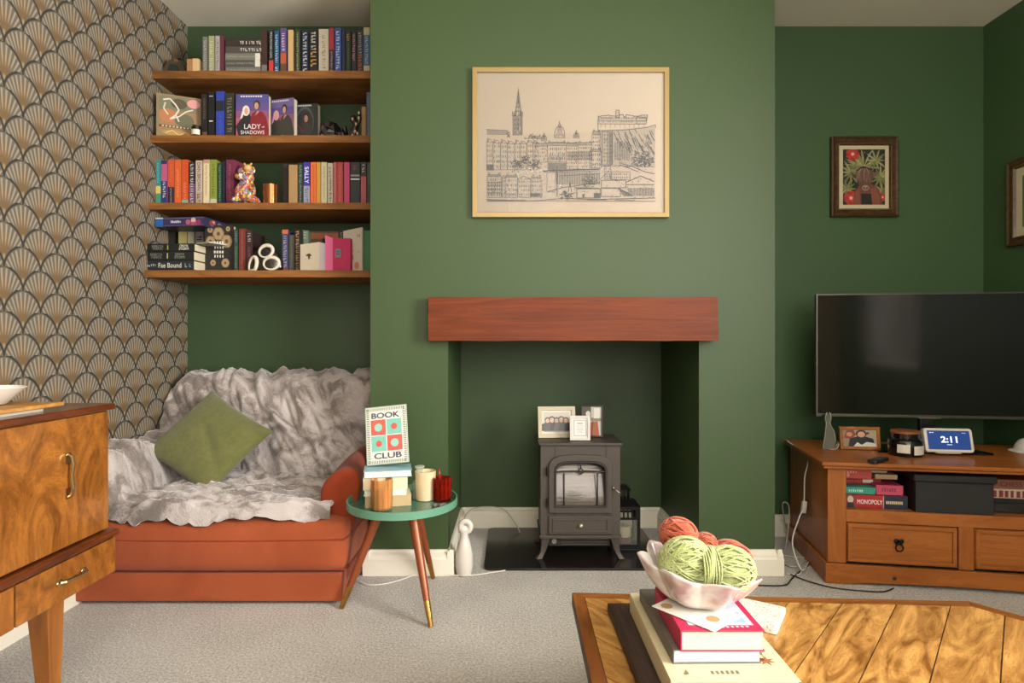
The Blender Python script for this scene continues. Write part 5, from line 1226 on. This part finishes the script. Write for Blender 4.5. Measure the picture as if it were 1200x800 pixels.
face(240.5, 273.5, 264, 4, 2.70, math.radians(4), '1c1816', 'face-out black book with tan roses and white title on the lowest shelf', dk, t=.03)
row(4, 318, [(274.3, 279, 269, '27403c', 'slim dark teal book right of the rose-patterned one on the lowest shelf', dict(marks=[(.05, .3, .5, '6f9a90', 94), (.4, .9, .35, '8a9a6a', 95)])), (280, 287.8, 268, '6e2c26', 'russet book with a pale stripe on the lowest shelf', dict(marks=[(.05, .95, .14, 'b98a74', 96)])), (288.3, 296, 271, '2f1f20', 'dark brown book with pink and grey flecks on the lowest shelf', dict(marks=[(.05, .3, .5, 'a8a09a', 97), (.4, .95, .4, '8e5560', 98)])),
 (330.5, 337.8, 269, '3a3a58', 'blue-mauve book with an orange head right of the ringed sculpture on the lowest shelf', dict(bands=[(0, .1, 'b85a2c'), (.92, 1, '7a2c2c')], marks=[(.15, .9, .5, 'a7a4bc', 99)])), (338.6, 344.8, 275, '3a3a34', 'grey-green book between two patterned ones on the lowest shelf', dict(marks=[(.05, .9, .4, '6a6c60', 100)])),
 (345.4, 352, 269, '1d1611', 'black book beaded with gold on the lowest shelf', dict(marks=[(.03, .97, .6, 'b9863c', 101)])), (353, 361.5, 270, '6a7a66', 'sage green book behind the white card on the lowest shelf', dict(Y=2.72, marks=[(.05, .2, .5, 'a9b29a', 102)])), (397.8, 402.5, 270, '1c1a18', 'thin black book behind the pink card on the lowest shelf', dict(Y=2.74, marks=[(.05, .2, .6, '8a8670', 103)]))])
book(((WX(362.3, 2.76)+WX(396.5, 2.76))/2, 2.76, z4), .02, WZ(271, 2.76)-z4, WX(396.5, 2.76)-WX(362.3, 2.76), '6a3c24', 'brown-orange face-out book mostly hidden behind the greeting cards', 'face', front=[('r', 0, 0, 1, 1, '5a3a26'), ('r', 0, .82, 1, .96, '8e4c2c')], hard=True)
rs = thing('ring_sculpture', (WX(310, 2.66), 2.675, z4), 'black ceramic sculpture with white ringed openings on the lowest shelf', 'ornament')
m = MB(); 
def blob(p): return Vector((p.x*(1+.12*math.sin(p.z*40)), p.y, max(-.001, p.z)))
m.ball((.0, 0, .0), .074, .030, .128, 28, 18, blob); m.build('body', M('1a1210', .25, coat=.4), rs, smooth=True)
for cx, cz_, rx_, rz_, tl_ in ((.010, .088, .030, .026, .5), (.034, .034, .032, .027, .2), (-.048, .028, .018, .036, -.2)):
    pts = []
    for k_ in range(32):
        a = 2*PI*k_/32; x = rx_*math.cos(a); z_ = rz_*math.sin(a); X = cx+x*math.cos(tl_)-z_*math.sin(tl_); Z = cz_+x*math.sin(tl_)+z_*math.cos(tl_)
        yy = -.027*math.sqrt(max(.0, 1-(X/.085)**2-(Z/.15)**2))-.004; pts.append((X, yy, max(.004, Z)))
    MB().tube(pts, [.0065+.0025*math.sin(2*PI*k_/32+1) for k_ in range(32)], 8, closed=True).build('white_ring', M('c9c1b0', .35), rs, smooth=True)
def card(px0, pxm, px1, ya, yb, Y, hx, hx2, label, shapes, back=.03, dy=0, tall=None):
    """folded greeting card: front panel px0..pxm, second panel pxm..px1 receding"""
    x0, xm, x1 = WX(px0, Y), WX(pxm, Y), WX(px1, Y); r = thing('greeting_card', (xm, Y, z4), label, 'card', 'greeting cards on the lowest shelf')
    ha, hb = WZ(ya, Y)-z4, WZ(yb, Y)-z4
    m = MB(); y0 = back; t = .0008
    m.hexa([(x0-xm, y0*.3, 0), (0, 0, 0), (0, t, 0), (x0-xm, y0*.3+t, 0), (x0-xm, y0*.3, ha), (0, 0, hb), (0, t, hb), (x0-xm, y0*.3+t, ha)]); m.build('front', M(hx, .6), r)
    m = MB(); m.hexa([(0, 0, 0), (x1-xm, y0, 0), (x1-xm, y0+t, 0), (0, t, 0), (0, 0, hb), (x1-xm, y0, hb-.004), (x1-xm, y0+t, hb-.004), (0, t, hb)]); m.build('back', M(hx2, .6), r)
    w_ = xm-x0; u_ = Vector((w_, -y0*.3, 0))
    if shapes: decal('printed_front', r, (x0-xm, y0*.3, 0), u_, (0, 0, 1), [_sc(s, w_, ha) for s in shapes], lift=.0005)
    return r, w_, ha
card(351, 373.8, 381.5, 286, 283.5, 2.64, 'b3a791', '9a8f8c', 'cream greeting card with a small dark hat-like motif', [('p', [(.28, .58), (.46, .54), (.62, .57), (.52, .66), (.4, .64)], '3a2a1c'), ('p', [(.40, .58), (.54, .57), (.52, .46), (.45, .42)], '4a3020'), ('e', .3, .44, .03, .018, '9a8a6a'), ('e', .62, .46, .03, .018, '9a8a6a')])
card(389, 389.01, 389.02, 275, 275, 2.66, 'b83a70', 'b83a70', 'x', None) if False else None
r_, w_, h_ = card(389.5, 410.5, 411.5, 278.5, 279, 2.665, 'a81c4e', 'a81c4e', 'magenta greeting card with a small grey label', [('r', .14, .42, .46, .68, '6f6c78'), ('r', .2, .5, .4, .54, '4a4852'), ('r', .2, .58, .4, .61, '4a4852')], back=.02)
MB().hexa([(-w_-.031, -.004, 0), (-w_, .006, 0), (-w_, .007, 0), (-w_-.031, -.003, 0), (-w_-.031, -.004, h_+.012), (-w_, .006, h_), (-w_, .007, h_), (-w_-.031, -.003, h_+.012)]).build('inner_flap', M('bd4a78', .6), r_)
card(402, 424.5, 425.5, 270.5, 266, 2.70, 'b3a594', 'a89a8a', 'tall cream greeting card with coral flowers and a red H monogram', [('e', .42, .36, .12, .09, 'a85a44'), ('e', .72, .17, .12, .085, 'b0664a'), ('e', .5, .52, .05, .03, 'b98a74'), ('e', .8, .5, .05, .03, 'b98a74'), ('l', [(.42, .2), (.45, .6)], .0008, '8a7a5a'), ('l', [(.72, .1), (.7, .5)], .0008, '8a7a5a'), ('r', .08, .78, .5, .79, '8a7a70'), ('l', [(.76, .84), (.76, .93)], .002, '6e2030'), ('l', [(.88, .84), (.88, .93)], .002, '6e2030'), ('l', [(.76, .885), (.88, .885)], .002, '6e2030')], back=.01)
bh = thing('black_ornament', (WX(378.5, 2.70), 2.71, z4), 'black pointed ornament peeking above the white card on the lowest shelf', 'ornament')
MB().lathe([(.02, 0), (.018, .08), (.022, .118), (.022, .124), (.012, .130), (.008, .145), (.002, .158), (.0005, .160)], n=20).build('body', M('141210', .4), bh, smooth='auto')
row(4, 318, [(425.6, 434.5, 270, '2f6a3c', 'bright green book, rightmost on the lowest shelf', dict(Y=2.72))])

# ================================================================== ON THE SIDE TABLE
TT = TZ+.001
def ontab(px, py, z=TT): Y = F*(CZ-z)/(py-400); return WX(px, Y), Y
bz = TT; bxs = -.470
def sbk(w_, d_, t, hx, label, rz, dx=0, dy=0, hard=False, pages=None):
    global bz; book((bxs+dx, 2.115+dy, bz), t-.0004, w_, d_, hx, label, 'flat', rz=math.radians(rz), hard=hard, pages=pages, rot=(0, 0, math.radians(180+rz))) ; bz += t
cream_p = M('d4c7a6', .8, var=.1); white_p = M('dcd6c8', .7, var=.05)
sbk(.162, .105, .038, 'cdbd98', 'bottom book of the side-table stack, kraft cream with pale cover', 14, .005, .112, pages=M('b39a70', .7, var=.1))
sbk(.150, .10, .023, 'dfe0dc', 'white-covered book, second from the bottom of the side-table stack', 8, .004, .110, True, pages=white_p)
sbk(.156, .105, .044, 'd9cfb4', 'thick cream paperback, third from the bottom of the side-table stack', 11, .0, .112, pages=cream_p)
sbk(.168, .115, .024, '8fb4c0', 'light blue hardback, top of the side-table stack under the sign', 12, .006, .116, True, pages=white_p)
sgn = thing('book_club_sign', (-.452, 2.175, bz+.012), 'book club sign with red and turquoise squares propped on the book stack', 'sign', rot=(math.radians(-12), math.radians(-6.5), math.radians(-6)))
sw, sh_ = .158, .212
MB().box(-sw/2, sw/2, 0, .006, 0, sh_).build('board', M('d2cdc0', .5, var=.02), sgn, bevel=.001)
g = [('r', .0, .0, 1, 1, '8fae9e'), ('r', .02, .015, .98, .985, 'd8d3c6')]
for k_ in range(30):
    for s in (.03, .905): g.append(('r', s, .03+k_*.0317, s+.065, .044+k_*.0317, '5a6660'))
for k_ in range(22):
    for s in (.022, .928): g.append(('r', .04+k_*.042, s, .056+k_*.042, s+.048, '5a6660'))
g += [('r', .11, .085, .89, .915, 'e0dbce'), ('r', .13, .505, .49, .77, 'c75a50'), ('r', .51, .505, .87, .77, '76b8aa'), ('r', .13, .225, .49, .49, '76b8aa'), ('r', .51, .225, .87, .49, 'c75a50'),
      ('e', .31, .637, .095, .07, '8fc2b4'), ('e', .69, .637, .075, .055, 'c75a50'), ('e', .31, .357, .075, .055, 'c75a50'), ('e', .69, .357, .095, .07, '8fc2b4')]
decal('printed_face', sgn, (-sw/2, 0, 0), (1, 0, 0), (0, 0, 1), [_sc(s, sw, sh_) for s in g], step=.00001)
MB().box(-.012, .012, 0, .003, 0, .13, Matrix.Translation((0, .007, .012)) @ Matrix.Rotation(math.radians(-16), 4, 'X')).build('easel_strut', M('b9a98a', .6), sgn)
text('BOOK', sgn, (0, -.0026, sh_*.842), (1, 0, 0), (0, 0, 1), .021, '3f4a66', sw*.68, bold=.02, lift=.0008)
text('CLUB', sgn, (0.003, -.0026, sh_*.148), (1, 0, 0), (0, 0, 1), .021, '3f4a66', sw*.66, bold=.02, lift=.0008)
x, y = ontab(444.5, 600); ag = thing('amber_tumbler', (x, y+.036, TT), 'ribbed amber glass tumbler in front of the side-table book stack', 'tumbler')
m = MB(); n = 48
def rib(prof, n=48, amp=.0012):
    m = MB(); R_ = []
    for r, z_ in prof: R_.append([m.bm.verts.new(((r+amp*math.cos(k_*12*2*PI/n*1.0))*math.cos(2*PI*k_/n), (r+amp*math.cos(k_*12*2*PI/n))*math.sin(2*PI*k_/n), z_)) for k_ in range(n)])
    for a, b_ in zip(R_, R_[1:]):
        for k_ in range(n): m.face([a[k_], a[(k_+1) % n], b_[(k_+1) % n], b_[k_]])
    return m
rib([(.002, .0), (.032, .001), (.0365, .006), (.0375, .06), (.0375, .107), (.0350, .107), (.0345, .06), (.033, .010), (.002, .008)]).build('glass', glass('e6b877', .05, .18), ag, smooth='auto')
MB().lathe([(.001, .009), (.0325, .009), (.0335, .072), (.001, .073)], n=32, cap=False).build('wax', M('d6b483', .45), ag, smooth='auto')
x, y = ontab(497, 588); cg = thing('cream_candle', (x, y+.035, TT), 'matt cream ceramic candle cup on the side table', 'candle')
MB().lathe([(.030, 0), (.034, .002), (.0385, .106), (.0365, .107), (.035, .094), (.001, .092)], n=48, cap=False).build('cup', M('cfb994', .55), cg, smooth='auto')
MB().lathe([(.0352, .094), (.001, .0945)], n=32, cap=False).build('wax', M('dccca8', .5), cg, smooth='auto')
x, y = ontab(487, 583); bt = thing('glass_bottle', (-.346, 2.235, TT), 'clear glass apothecary bottle with stopper behind the cream candle', 'bottle')
MB().lathe([(.022, 0), (.026, .003), (.027, .055), (.024, .066), (.012, .074), (.0115, .088), (.016, .091), (.016, .095), (.0105, .096)], n=32).build('body', glass('c7d2bc', .04, .22), bt, smooth='auto')
MB().lathe([(.009, .090), (.0115, .100), (.0135, .112), (.018, .116), (.018, .122), (.001, .124)], n=24, cap=False).build('stopper', glass('d8dccc', .04, .35), bt, smooth='auto')
x, y = ontab(518, 578); rd = thing('red_glass_candle', (-.258, 2.205, TT), 'red fluted glass candle holder at the right of the side table', 'candle')
rib([(.002, 0), (.028, .001), (.031, .006), (.0325, .086), (.030, .086), (.0285, .012), (.002, .010)], amp=.0022).build('glass', glass('b8301e', .05, .12), rd, smooth='auto')
MB().lathe([(.001, .010), (.027, .010), (.028, .050), (.001, .051)], n=32, cap=False).build('wax', M('c8482a', .4), rd, smooth='auto')
MB().tube([(-.010, .012, .05), (-.011, .012, .095), (-.012, .012, .118)], [.004, .0045, .0015], 8).build('spike', M('8a2418', .2), rd, smooth=True)
cr = thing('crystal_cluster', (-.245, 2.115, TT), 'small grey crystal cluster at the front right of the side table', 'crystal')
m = MB(); rn2 = random.Random(9)
for k_ in range(14):
    a = rn2.uniform(0, 2*PI); r = rn2.uniform(0, .022); m.ball((r*1.3*math.cos(a), r*.8*math.sin(a), .006), .009, .007, rn2.uniform(.006, .012), 6, 4)
m.build('stones', M('77706e', .2, .2, var=.4), cr)

# ================================================================== COFFEE TABLE
CTZ = .33
ct_ = thing('coffee_table', (.80, .95, 0), 'parquet-topped wooden coffee table with clipped corners in the foreground', 'coffee table')
poly = [(.140, .50), (.148, 1.476), (1.092, 1.427), (1.37, 1.08), (1.36, .74), (1.10, .46)]
def clip(P, a, b_, c):      # keep a*x+b*y<=c
    out = []
    for i in range(len(P)):
        p, q_ = P[i], P[(i+1) % len(P)]; dp = a*p[0]+b_*p[1]-c; dq = a*q_[0]+b_*q_[1]-c
        if dp <= 0: out.append(p)
        if dp*dq < 0: t = dp/(dp-dq); out.append((p[0]+(q_[0]-p[0])*t, p[1]+(q_[1]-p[1])*t))
    return out
def inset(P, d):
    Q = P
    for i in range(len(P)):
        p, q_ = P[i], P[(i+1) % len(P)]; dx, dy = q_[0]-p[0], q_[1]-p[1]; L_ = math.hypot(dx, dy); nx, ny = -dy/L_, dx/L_   # left normal
        cx_, cy_ = sum(v[0] for v in P)/len(P), sum(v[1] for v in P)/len(P)
        if (cx_-p[0])*nx+(cy_-p[1])*ny < 0: nx, ny = -nx, -ny
        Q = clip(Q, -nx, -ny, -(nx*p[0]+ny*p[1])-d)
    return Q
MB().prism(poly, CTZ-.030, CTZ-.002, 'z').build('top_core', M('3d2210', .6), ct_, world=True)
parq = wood('c49452', '70461c', (11, 2.2, 1), .28, .25, (.34, .62), uv=True, dist=2.2, swirl=True, bump=.1)
parq2 = wood('9a5f2a', '5c3212', (12, 2, 1), .30, .3, (.3, .7), uv=True, dist=1.)
def plank(m, P, ang, seed, g_=.0012):
    P = inset(P, g_) if len(P) > 2 else P
    if len(P) < 3: return
    rr = random.Random(seed); ox, oy = rr.uniform(0, 50), rr.uniform(0, 50); uvl = m.bm.loops.layers.uv.verify()
    B = [m.bm.verts.new((x, y, CTZ-.004)) for x, y in P]; T_ = [m.bm.verts.new((x, y, CTZ)) for x, y in P]; fs = [m.face(T_)]
    for i in range(len(P)): fs.append(m.face([B[i], B[(i+1) % len(P)], T_[(i+1) % len(P)], T_[i]]))
    c_, s_ = math.cos(ang), math.sin(ang)
    for f in fs:
        if f:
            for l_ in f.loops: x, y = l_.vert.co.x, l_.vert.co.y; l_[uvl].uv = (x*c_+y*s_+ox, -x*s_+y*c_+oy)
inner = inset(poly, .028); m = MB(); XC = .47
A1 = math.atan2(.76, .65)          # direction of boards on the right half
for side in (0, 1):
    half = clip(inner, 1, 0, XC) if side == 0 else clip(inner, -1, 0, -XC)
    ang = A1 if side else PI-A1; nx, ny = -math.sin(ang), math.cos(ang)
    for k_ in range(-40, 40):
        w_ = .098; c0 = k_*w_+.031
        P = clip(half, -nx, -ny, -c0); P = clip(P, nx, ny, c0+w_) if len(P) > 2 else P
        if len(P) > 2: plank(m, P, ang-PI/2, k_+side*100)
m.build('parquet', parq, ct_, world=True)
m = MB()
for i in range(len(poly)):
    j = (i+1) % len(poly)
    # border strip between the outline and the inner outline
    p, q_ = Vector(poly[i]), Vector(poly[j]); d_ = (q_-p).normalized(); nn = Vector((-d_.y, d_.x)); c0 = Vector((.8, .95))
    if (c0-p).dot(nn) < 0: nn = -nn
    P = clip(list(map(tuple, poly)), nn.x, nn.y, nn.dot(p)+.028)
    # mitre with neighbours
    for (a_, b__) in ((i-1, i), (j, (j+1) % len(poly))):
        c1, c2 = Vector(poly[a_]), Vector(poly[b__]); v_ = Vector(poly[i] if a_ == i-1 else poly[j])
        e_ = (c2-c1).normalized(); n1 = Vector((-e_.y, e_.x)); n1 = n1 if (c0-c1).dot(n1) > 0 else -n1
        bis = nn-n1; P = clip(P, bis.x, bis.y, bis.dot(v_)) if len(P) > 2 else P
    if len(P) > 2: plank(m, P, math.atan2(d_.y, d_.x)-PI/2, 300+i, .0006)
m.build('border', parq2, ct_, world=True)
MB().prism(inset(poly, .05), CTZ-.075, CTZ-.030, 'z').build('apron', parq2, ct_, world=True)
for lx, ly in ((.215, .60), (.215, 1.39), (1.06, 1.35), (1.06, .58)):
    MB().hexa([(lx-.022, ly-.022, 0), (lx+.022, ly-.022, 0), (lx+.022, ly+.022, 0), (lx-.022, ly+.022, 0), (lx-.03, ly-.03, CTZ-.03), (lx+.03, ly-.03, CTZ-.03), (lx+.03, ly+.03, CTZ-.03), (lx-.03, ly+.03, CTZ-.03)]).build('leg', wood('8a4a20', '4c260e', (9, 9, 1.5), .35), ct_, bevel=.003, world=True)
# things on it
dt = thing('dark_tray', (.33, .90, CTZ+.0004), 'long dark ribbed wooden tray under the left side of the big books', 'tray', rz=math.radians(1))
MB().box(-.103, .12, -.16, .475, 0, .0195).build('body', wood('4a3830', '241a16', (30, 1.2, 9), .5, bump=.4), dt, bevel=.003)
z = CTZ+.0204
book((.262, .985, z), .040, .345, .215, 'c2b694', 'large cream cookbook, bottom of the coffee-table stack, brown seedhead on cover', 'flatside', hard=True, pages=M('d6d0c2', .7, var=.05), name='large_book')
bk = bpy.data.objects['large_book']; decal('cover_motif', bk, (0, 0, .040), (1, 0, 0), (0, 1, 0), [('p', [(.183+.018*math.cos(a_)*(1 if i % 2 else .4), .062+.016*math.sin(a_)*(1 if i % 2 else .4)) for i, a_ in enumerate([k_*PI/7 for k_ in range(14)])], '8a5a34'), ('p', [(.182, .08), (.196, .1), (.190, .125), (.18, .11)], '7e8a64'), ('e', .178, .066, .004, .004, '5a3018'), ('l', [(.183, .07), (.188, .12)], .0015, '6a6a44')])
decal('cover_title', bk, (0, 0, .040), (1, 0, 0), (0, 1, 0), [('r', .075+i*.0085, .020, .079+i*.0085, .030, '6a6152') for i in range(6)]+[('p', [(.028, .018), (.036, .018), (.034, .034)], '6a6152')])
z += .0404
book((.279, 1.036, z), .025, .255, .155, '5f5a52', 'grey photo-covered book, second in the coffee-table stack', 'flatside', hard=True, pages=M('d3d6da', .6, var=.03), rz=math.radians(.8), name='large_book')
z += .0254
rb = book((.290, 1.028, z), .036, .185, .146, 'a81c46', 'crimson-covered thick book, top of the coffee-table stack under the bowl', 'flatside', hard=True, pages=M('d0c2a6', .8, var=.1), rz=math.radians(0))
decal('cover_picture', rb, (0, 0, .036), (1, 0, 0), (0, 1, 0), [('r', .02, .02, .134, .17, 'b4bcc8'), ('r', .03, .03, .06, .05, '5a6a92'), ('r', .05, .028, .085, .04, '8a94b4'), ('r', .095, .03, .125, .07, '7aa0b4')]+[('r', .04+i*.0085, .008, .045+i*.0085, .014, 'd8a0b0') for i in range(10)])
zt = z+.0364
cdm = thing('gold_dot_card', (.352, 1.085, zt+.0006), 'white card with gold dots lying under the bowl on the crimson book', 'card', rz=math.radians(40))
MB().box(-.046, .046, -.045, .085, 0, .0012).build('sheet', M('d6d1c8', .5, var=.02), cdm)
decal('gold_dots', cdm, (0, 0, .0012), (1, 0, 0), (0, 1, 0), [('e', -.006, -.018, .012, .012, 'a8875a'), ('e', -.026, .066, .011, .011, 'a8875a')])
# bowl : petals with upturned tips
bw = thing('petal_bowl', (.357, 1.150, zt+.0022), 'pearly white petal-edged bowl of yarn on top of the coffee-table books', 'bowl')
def bowl_pt(u, v):
    a = 2*PI*u; k_ = (a*7/(2*PI)) % 1; tip = 1-abs(2*k_-1); s = .045+(v)*1.0
    r = .034+(.062+.018*tip**1.2)*v**.8
    z_ = .060*v**1.7+.012*tip*v**2
    z_ += .002*math.sin(a*7)*v
    r *= 1-.05*(1-tip)**3*v; P = Vector((r*math.cos(a), r*math.sin(a), z_+.002)); P.z -= P.x*.14*v; return P
m = MB(); m.grid(140, 22, bowl_pt); bmesh.ops.remove_doubles(m.bm, verts=m.bm.verts, dist=.0001)
m.lathe([(.001, .002), (.037, .002)], n=40, cap=False)
pearl = bpy.data.materials.new('pearl'); pearl.use_nodes = True; nt = pearl.node_tree; E.nt = nt; b = nt.nodes['Principled BSDF']; b.inputs['Roughness'].default_value = .2; b.inputs['Coat Weight'].default_value = .5
tc = nt.nodes.new('ShaderNodeTexCoord'); n1 = nt.nodes.new('ShaderNodeTexNoise'); n1.inputs['Scale'].default_value = 14; n1.inputs['Detail'].default_value = 3; nt.links.new(tc.outputs['Object'], n1.inputs['Vector'])
nt.links.new(mixc(nt, smooth(E(n1.outputs['Fac']), .42, .6), lin('d6cfc6'), lin('b39a98')), b.inputs['Base Color'])
m.build('shell', pearl, bw, smooth=True, solid=.003)
def skein(name, loc, rz, rot, lobes, strands, hx, hx2, label, sr=.0016, n_st=46, band=None, seed=1, twist=0):
    r = thing(name, loc, label, 'yarn', 'yarn skeins in the petal bowl', rot=rot)
    rn_ = random.Random(seed); m = MB(); yarn = cloth(hx, hx2, 500, .6, .95, .4, 60)
    for (cx, cy, cz_, rx, ry, rz_) in lobes:
        m.ball((cx, cy, cz_), rx*.95, ry*.93, rz_*.93, 24, 16)
    m.build('core', yarn, r, smooth=True)
    m = MB()
    for (cx, cy, cz_, rx, ry, rz_) in lobes:
        for s in range(n_st):
            th0 = rn_.uniform(-.55, .55); ph = rn_.uniform(0, PI); a0 = rn_.uniform(0, 2*PI)
            # great-circle-like loop on the ellipsoid, its plane tilted from the skein axis (x)
            nrm = Vector((math.sin(th0)*(1 if twist == 0 else .8), math.cos(ph)*math.cos(th0), math.sin(ph)*math.cos(th0))).normalized()
            e1 = nrm.orthogonal().normalized(); e2 = nrm.cross(e1); off = rn_.uniform(-.5, .5)
            pts = []
            for k_ in range(40):
                a = a0+2*PI*k_/40; q_ = nrm*off+(e1*math.cos(a)+e2*math.sin(a))*math.sqrt(1-off*off)
                w_ = 1+.012*math.sin(3*a+s)
                pts.append((cx+q_.x*rx*w_, cy+q_.y*ry*w_, cz_+q_.z*rz_*w_))
            m.tube(pts, sr, 5, closed=True)
    m.build('strands', yarn, r, smooth=True)['kind'] = 'stuff'
    if band:
        m = MB(); bx_, rb_, zc_ = band
        for s in range(9):
            x = bx_+(s-4)*.0034; pts = [(x+.002*math.sin(2*a+s), rb_*math.cos(a)*1.0, zc_+rb_*.9*math.sin(a)) for a in [2*PI*k_/32 for k_ in range(32)]]; m.tube(pts, sr*1.15, 5, closed=True)
        m.build('tie_strands', yarn, r, smooth=True)['kind'] = 'stuff'
    return r
skein('yarn_skein', (.358, 1.108, zt+.080), 0, (0, math.radians(5), math.radians(-3)), [(-.036, 0, .002, .050, .035, .049), (.042, 0, -.002, .050, .033, .044)], 0, '8d9559', 'a3ab72', 'pale green skein of yarn tied in the middle, at the front of the bowl', band=(.003, .041, .0), seed=4)
skein('yarn_skein', (.378, 1.180, zt+.092), 0, (0, math.radians(18), math.radians(-6)), [(-.052, 0, .006, .038, .032, .034), (.002, 0, .0, .026, .026, .028), (.056, 0, -.002, .042, .030, .033)], 0, '8e3a1e', 'b0522e', 'rust red twisted skein of yarn lying behind the green one in the bowl', seed=8, n_st=34, twist=1)
# terrazzo coaster
tz = MB().prism(rrect(-.062, .062, -.062, .062, .008), 0, .014, 'z').build('terrazzo_coaster', speckle('d6cfc2', ['8a6a54', '4a4a4c', 'b08a7a', '9a9284', '6a7a7a'], 150), bevel=.002)
tz.location = (.540, 1.345, CTZ+.0004); tz.rotation_euler = (0, 0, math.radians(-33)); tag(tz, 'square terrazzo coaster with speckles on the coffee table right of the books', 'coaster')

# ================================================================== CABLES, SOCKET
def cable(name, pts, r, hx, label, smoothn=10, cat='cable', group=None, name2=None):
    P = [Vector(p) for p in pts]; out = []
    for i in range(len(P)-1):
        p0, p1, p2, p3 = P[max(0, i-1)], P[i], P[i+1], P[min(len(P)-1, i+2)]
        for k_ in range(smoothn):
            t = k_/smoothn; out.append(.5*((2*p1)+(p2-p0)*t+(2*p0-5*p1+4*p2-p3)*t*t+(3*p1-p0-3*p2+p3)*t**3))
    out.append(P[-1]); o = MB().tube(out, r, 8).build(name, M(hx, .45, var=0), smooth=True)
    return tag(o, label, cat, group)
def fl(px, py, z=.005): Y = F*(CZ-z)/(py-400); return (WX(px, Y), Y, z)
def at(px, py, Y): return (WX(px, Y), Y, WZ(py, Y))
sk_ = thing('wall_socket', (WX(921, YB), YB, WZ(616, YB)), 'white double wall socket with plug beside the pine unit', 'socket')
MB().box(-.05, .05, -.010, 0, -.035, .035).build('plate', M('c4bca8', .4), sk_, bevel=.003)
MB().box(-.022, .018, -.040, -.010, -.022, .022).build('plug', M('cfc8b8', .4), sk_, bevel=.004)
cb_ = cable('power_cable', [tvw(-.034, .43, .487), tvw(-.036, .40, .484), at(946, 534, 2.62), at(943, 560, 2.60), at(942, 592, 2.58), at(937, 605, 2.55), at(929, 630, 2.52), at(931, 648, 2.50), fl(940, 668, .012), fl(948, 658, .006), fl(940, 668, .006), fl(936, 673, .005), fl(922, 672, .005)], .0028, 'cfcac0', 'white power cable with inline switch hanging down the left side of the pine unit')
x, y, z = at(942, 594, 2.585); sw_ = MB().box(-.010, .010, -.008, .008, -.026, .026).build('inline_switch', M('cdc8bd', .4), None, bevel=.004); sw_.parent = cb_; sw_.location = (x, y, z); sw_.rotation_euler = (0, .12, 0)
cable('power_cable', [(WX(920, 2.90), 2.895, WZ(616, 2.9)), at(917, 592, 2.84), at(922, 589, 2.80), at(925, 600, 2.80), at(921, 640, 2.72), fl(915, 655, .006), fl(930, 664, .006), fl(948, 655, .006)], .003, 'b9b2a4', 'short looped off-white cable rising from the wall socket')
cable('power_cable', [fl(900, 652), fl(915, 650), fl(932, 653), fl(949, 653, .006), fl(951, 656)], .0024, 'cfcac0', 'thin white cable on the carpet between chimney breast and pine unit')
cable('power_cable', [fl(880, 685), fl(905, 686), fl(921, 685), fl(927, 679), fl(934, 672), fl(946, 663), fl(951, 655)], .003, '17140f', 'black cable curling round the corner of the chimney-breast skirting')
cable('power_cable', [fl(925, 672), fl(945, 680), fl(975, 688), fl(1010, 692), fl(1035, 693), fl(1047, 689)], .0026, '2a241e', 'thin dark cable running along the carpet in front of the pine unit')
cable('power_cable', [fl(420, 681), fl(432, 685), fl(450, 684), fl(470, 679), fl(495, 671), fl(520, 673), fl(550, 674), fl(580, 670), fl(592, 668)], .0026, 'd5d0c6', 'white cable snaking over the carpet under the side table to the hearth')
cable('power_cable', [(OL+.035, 2.52, .004), (OL+.038, 2.62, .06), (OL+.034, 2.78, .106), (OL+.05, 2.98, .106), (OL+.12, 3.03, .112), (OL+.22, 3.025, .10), (OL+.28, 2.98, .04), (OL+.30, 2.93, .016)], .0026, 'b9ae98', 'beige cable draped over the skirting inside the fireplace')
# ================================================================== CAMERA, LIGHT
cam = bpy.data.cameras.new('camera'); cam.sensor_width = 36; cam.lens = 36*F/1200; cam.clip_start = .01
co = bpy.data.objects.new('camera', cam); C.objects.link(co); co.location = (0, 0, CZ); co.rotation_euler = (PI/2, 0, 0)
bpy.context.scene.camera = co
def area(name, loc, rot, sx_, sy_, w, col):
    l = bpy.data.lights.new(name, 'AREA'); l.shape = 'RECTANGLE'; l.size = sx_; l.size_y = sy_; l.energy = w; l.color = col
    o = bpy.data.objects.new(name, l); C.objects.link(o); o.location = loc; o.rotation_euler = rot; return o
area('window_light_right', (XR+.02, 0, 1.5), (0, PI/2, 0), 1.35, 1.35, 182, (1, .965, .91)).data.spread = math.radians(135)
area('window_light_rear', (.7, YR-.02, 1.5), (PI/2, 0, 0), 1.9, 1.3, 52, (1, .98, .96))
pl = bpy.data.lights.new('ceiling_fill', 'POINT'); pl.energy = 33; pl.shadow_soft_size = .25; pl.color = (1, .94, .86)  # added fill light without a fixture, lifts the shadows
po = bpy.data.objects.new('ceiling_fill', pl); C.objects.link(po); po.location = (.2, -.3, 2.2)
w = bpy.data.worlds.new('world'); bpy.context.scene.world = w; w.use_nodes = True
bg = w.node_tree.nodes['Background']; sk = w.node_tree.nodes.new('ShaderNodeTexSky'); sk.sky_type = 'HOSEK_WILKIE'; sk.turbidity = 6
w.node_tree.links.new(sk.outputs[0], bg.inputs[0]); bg.inputs[1].default_value = .5
sc = bpy.context.scene; sc.view_settings.view_transform = 'Standard'; sc.view_settings.look = 'None'; sc.view_settings.exposure = 0
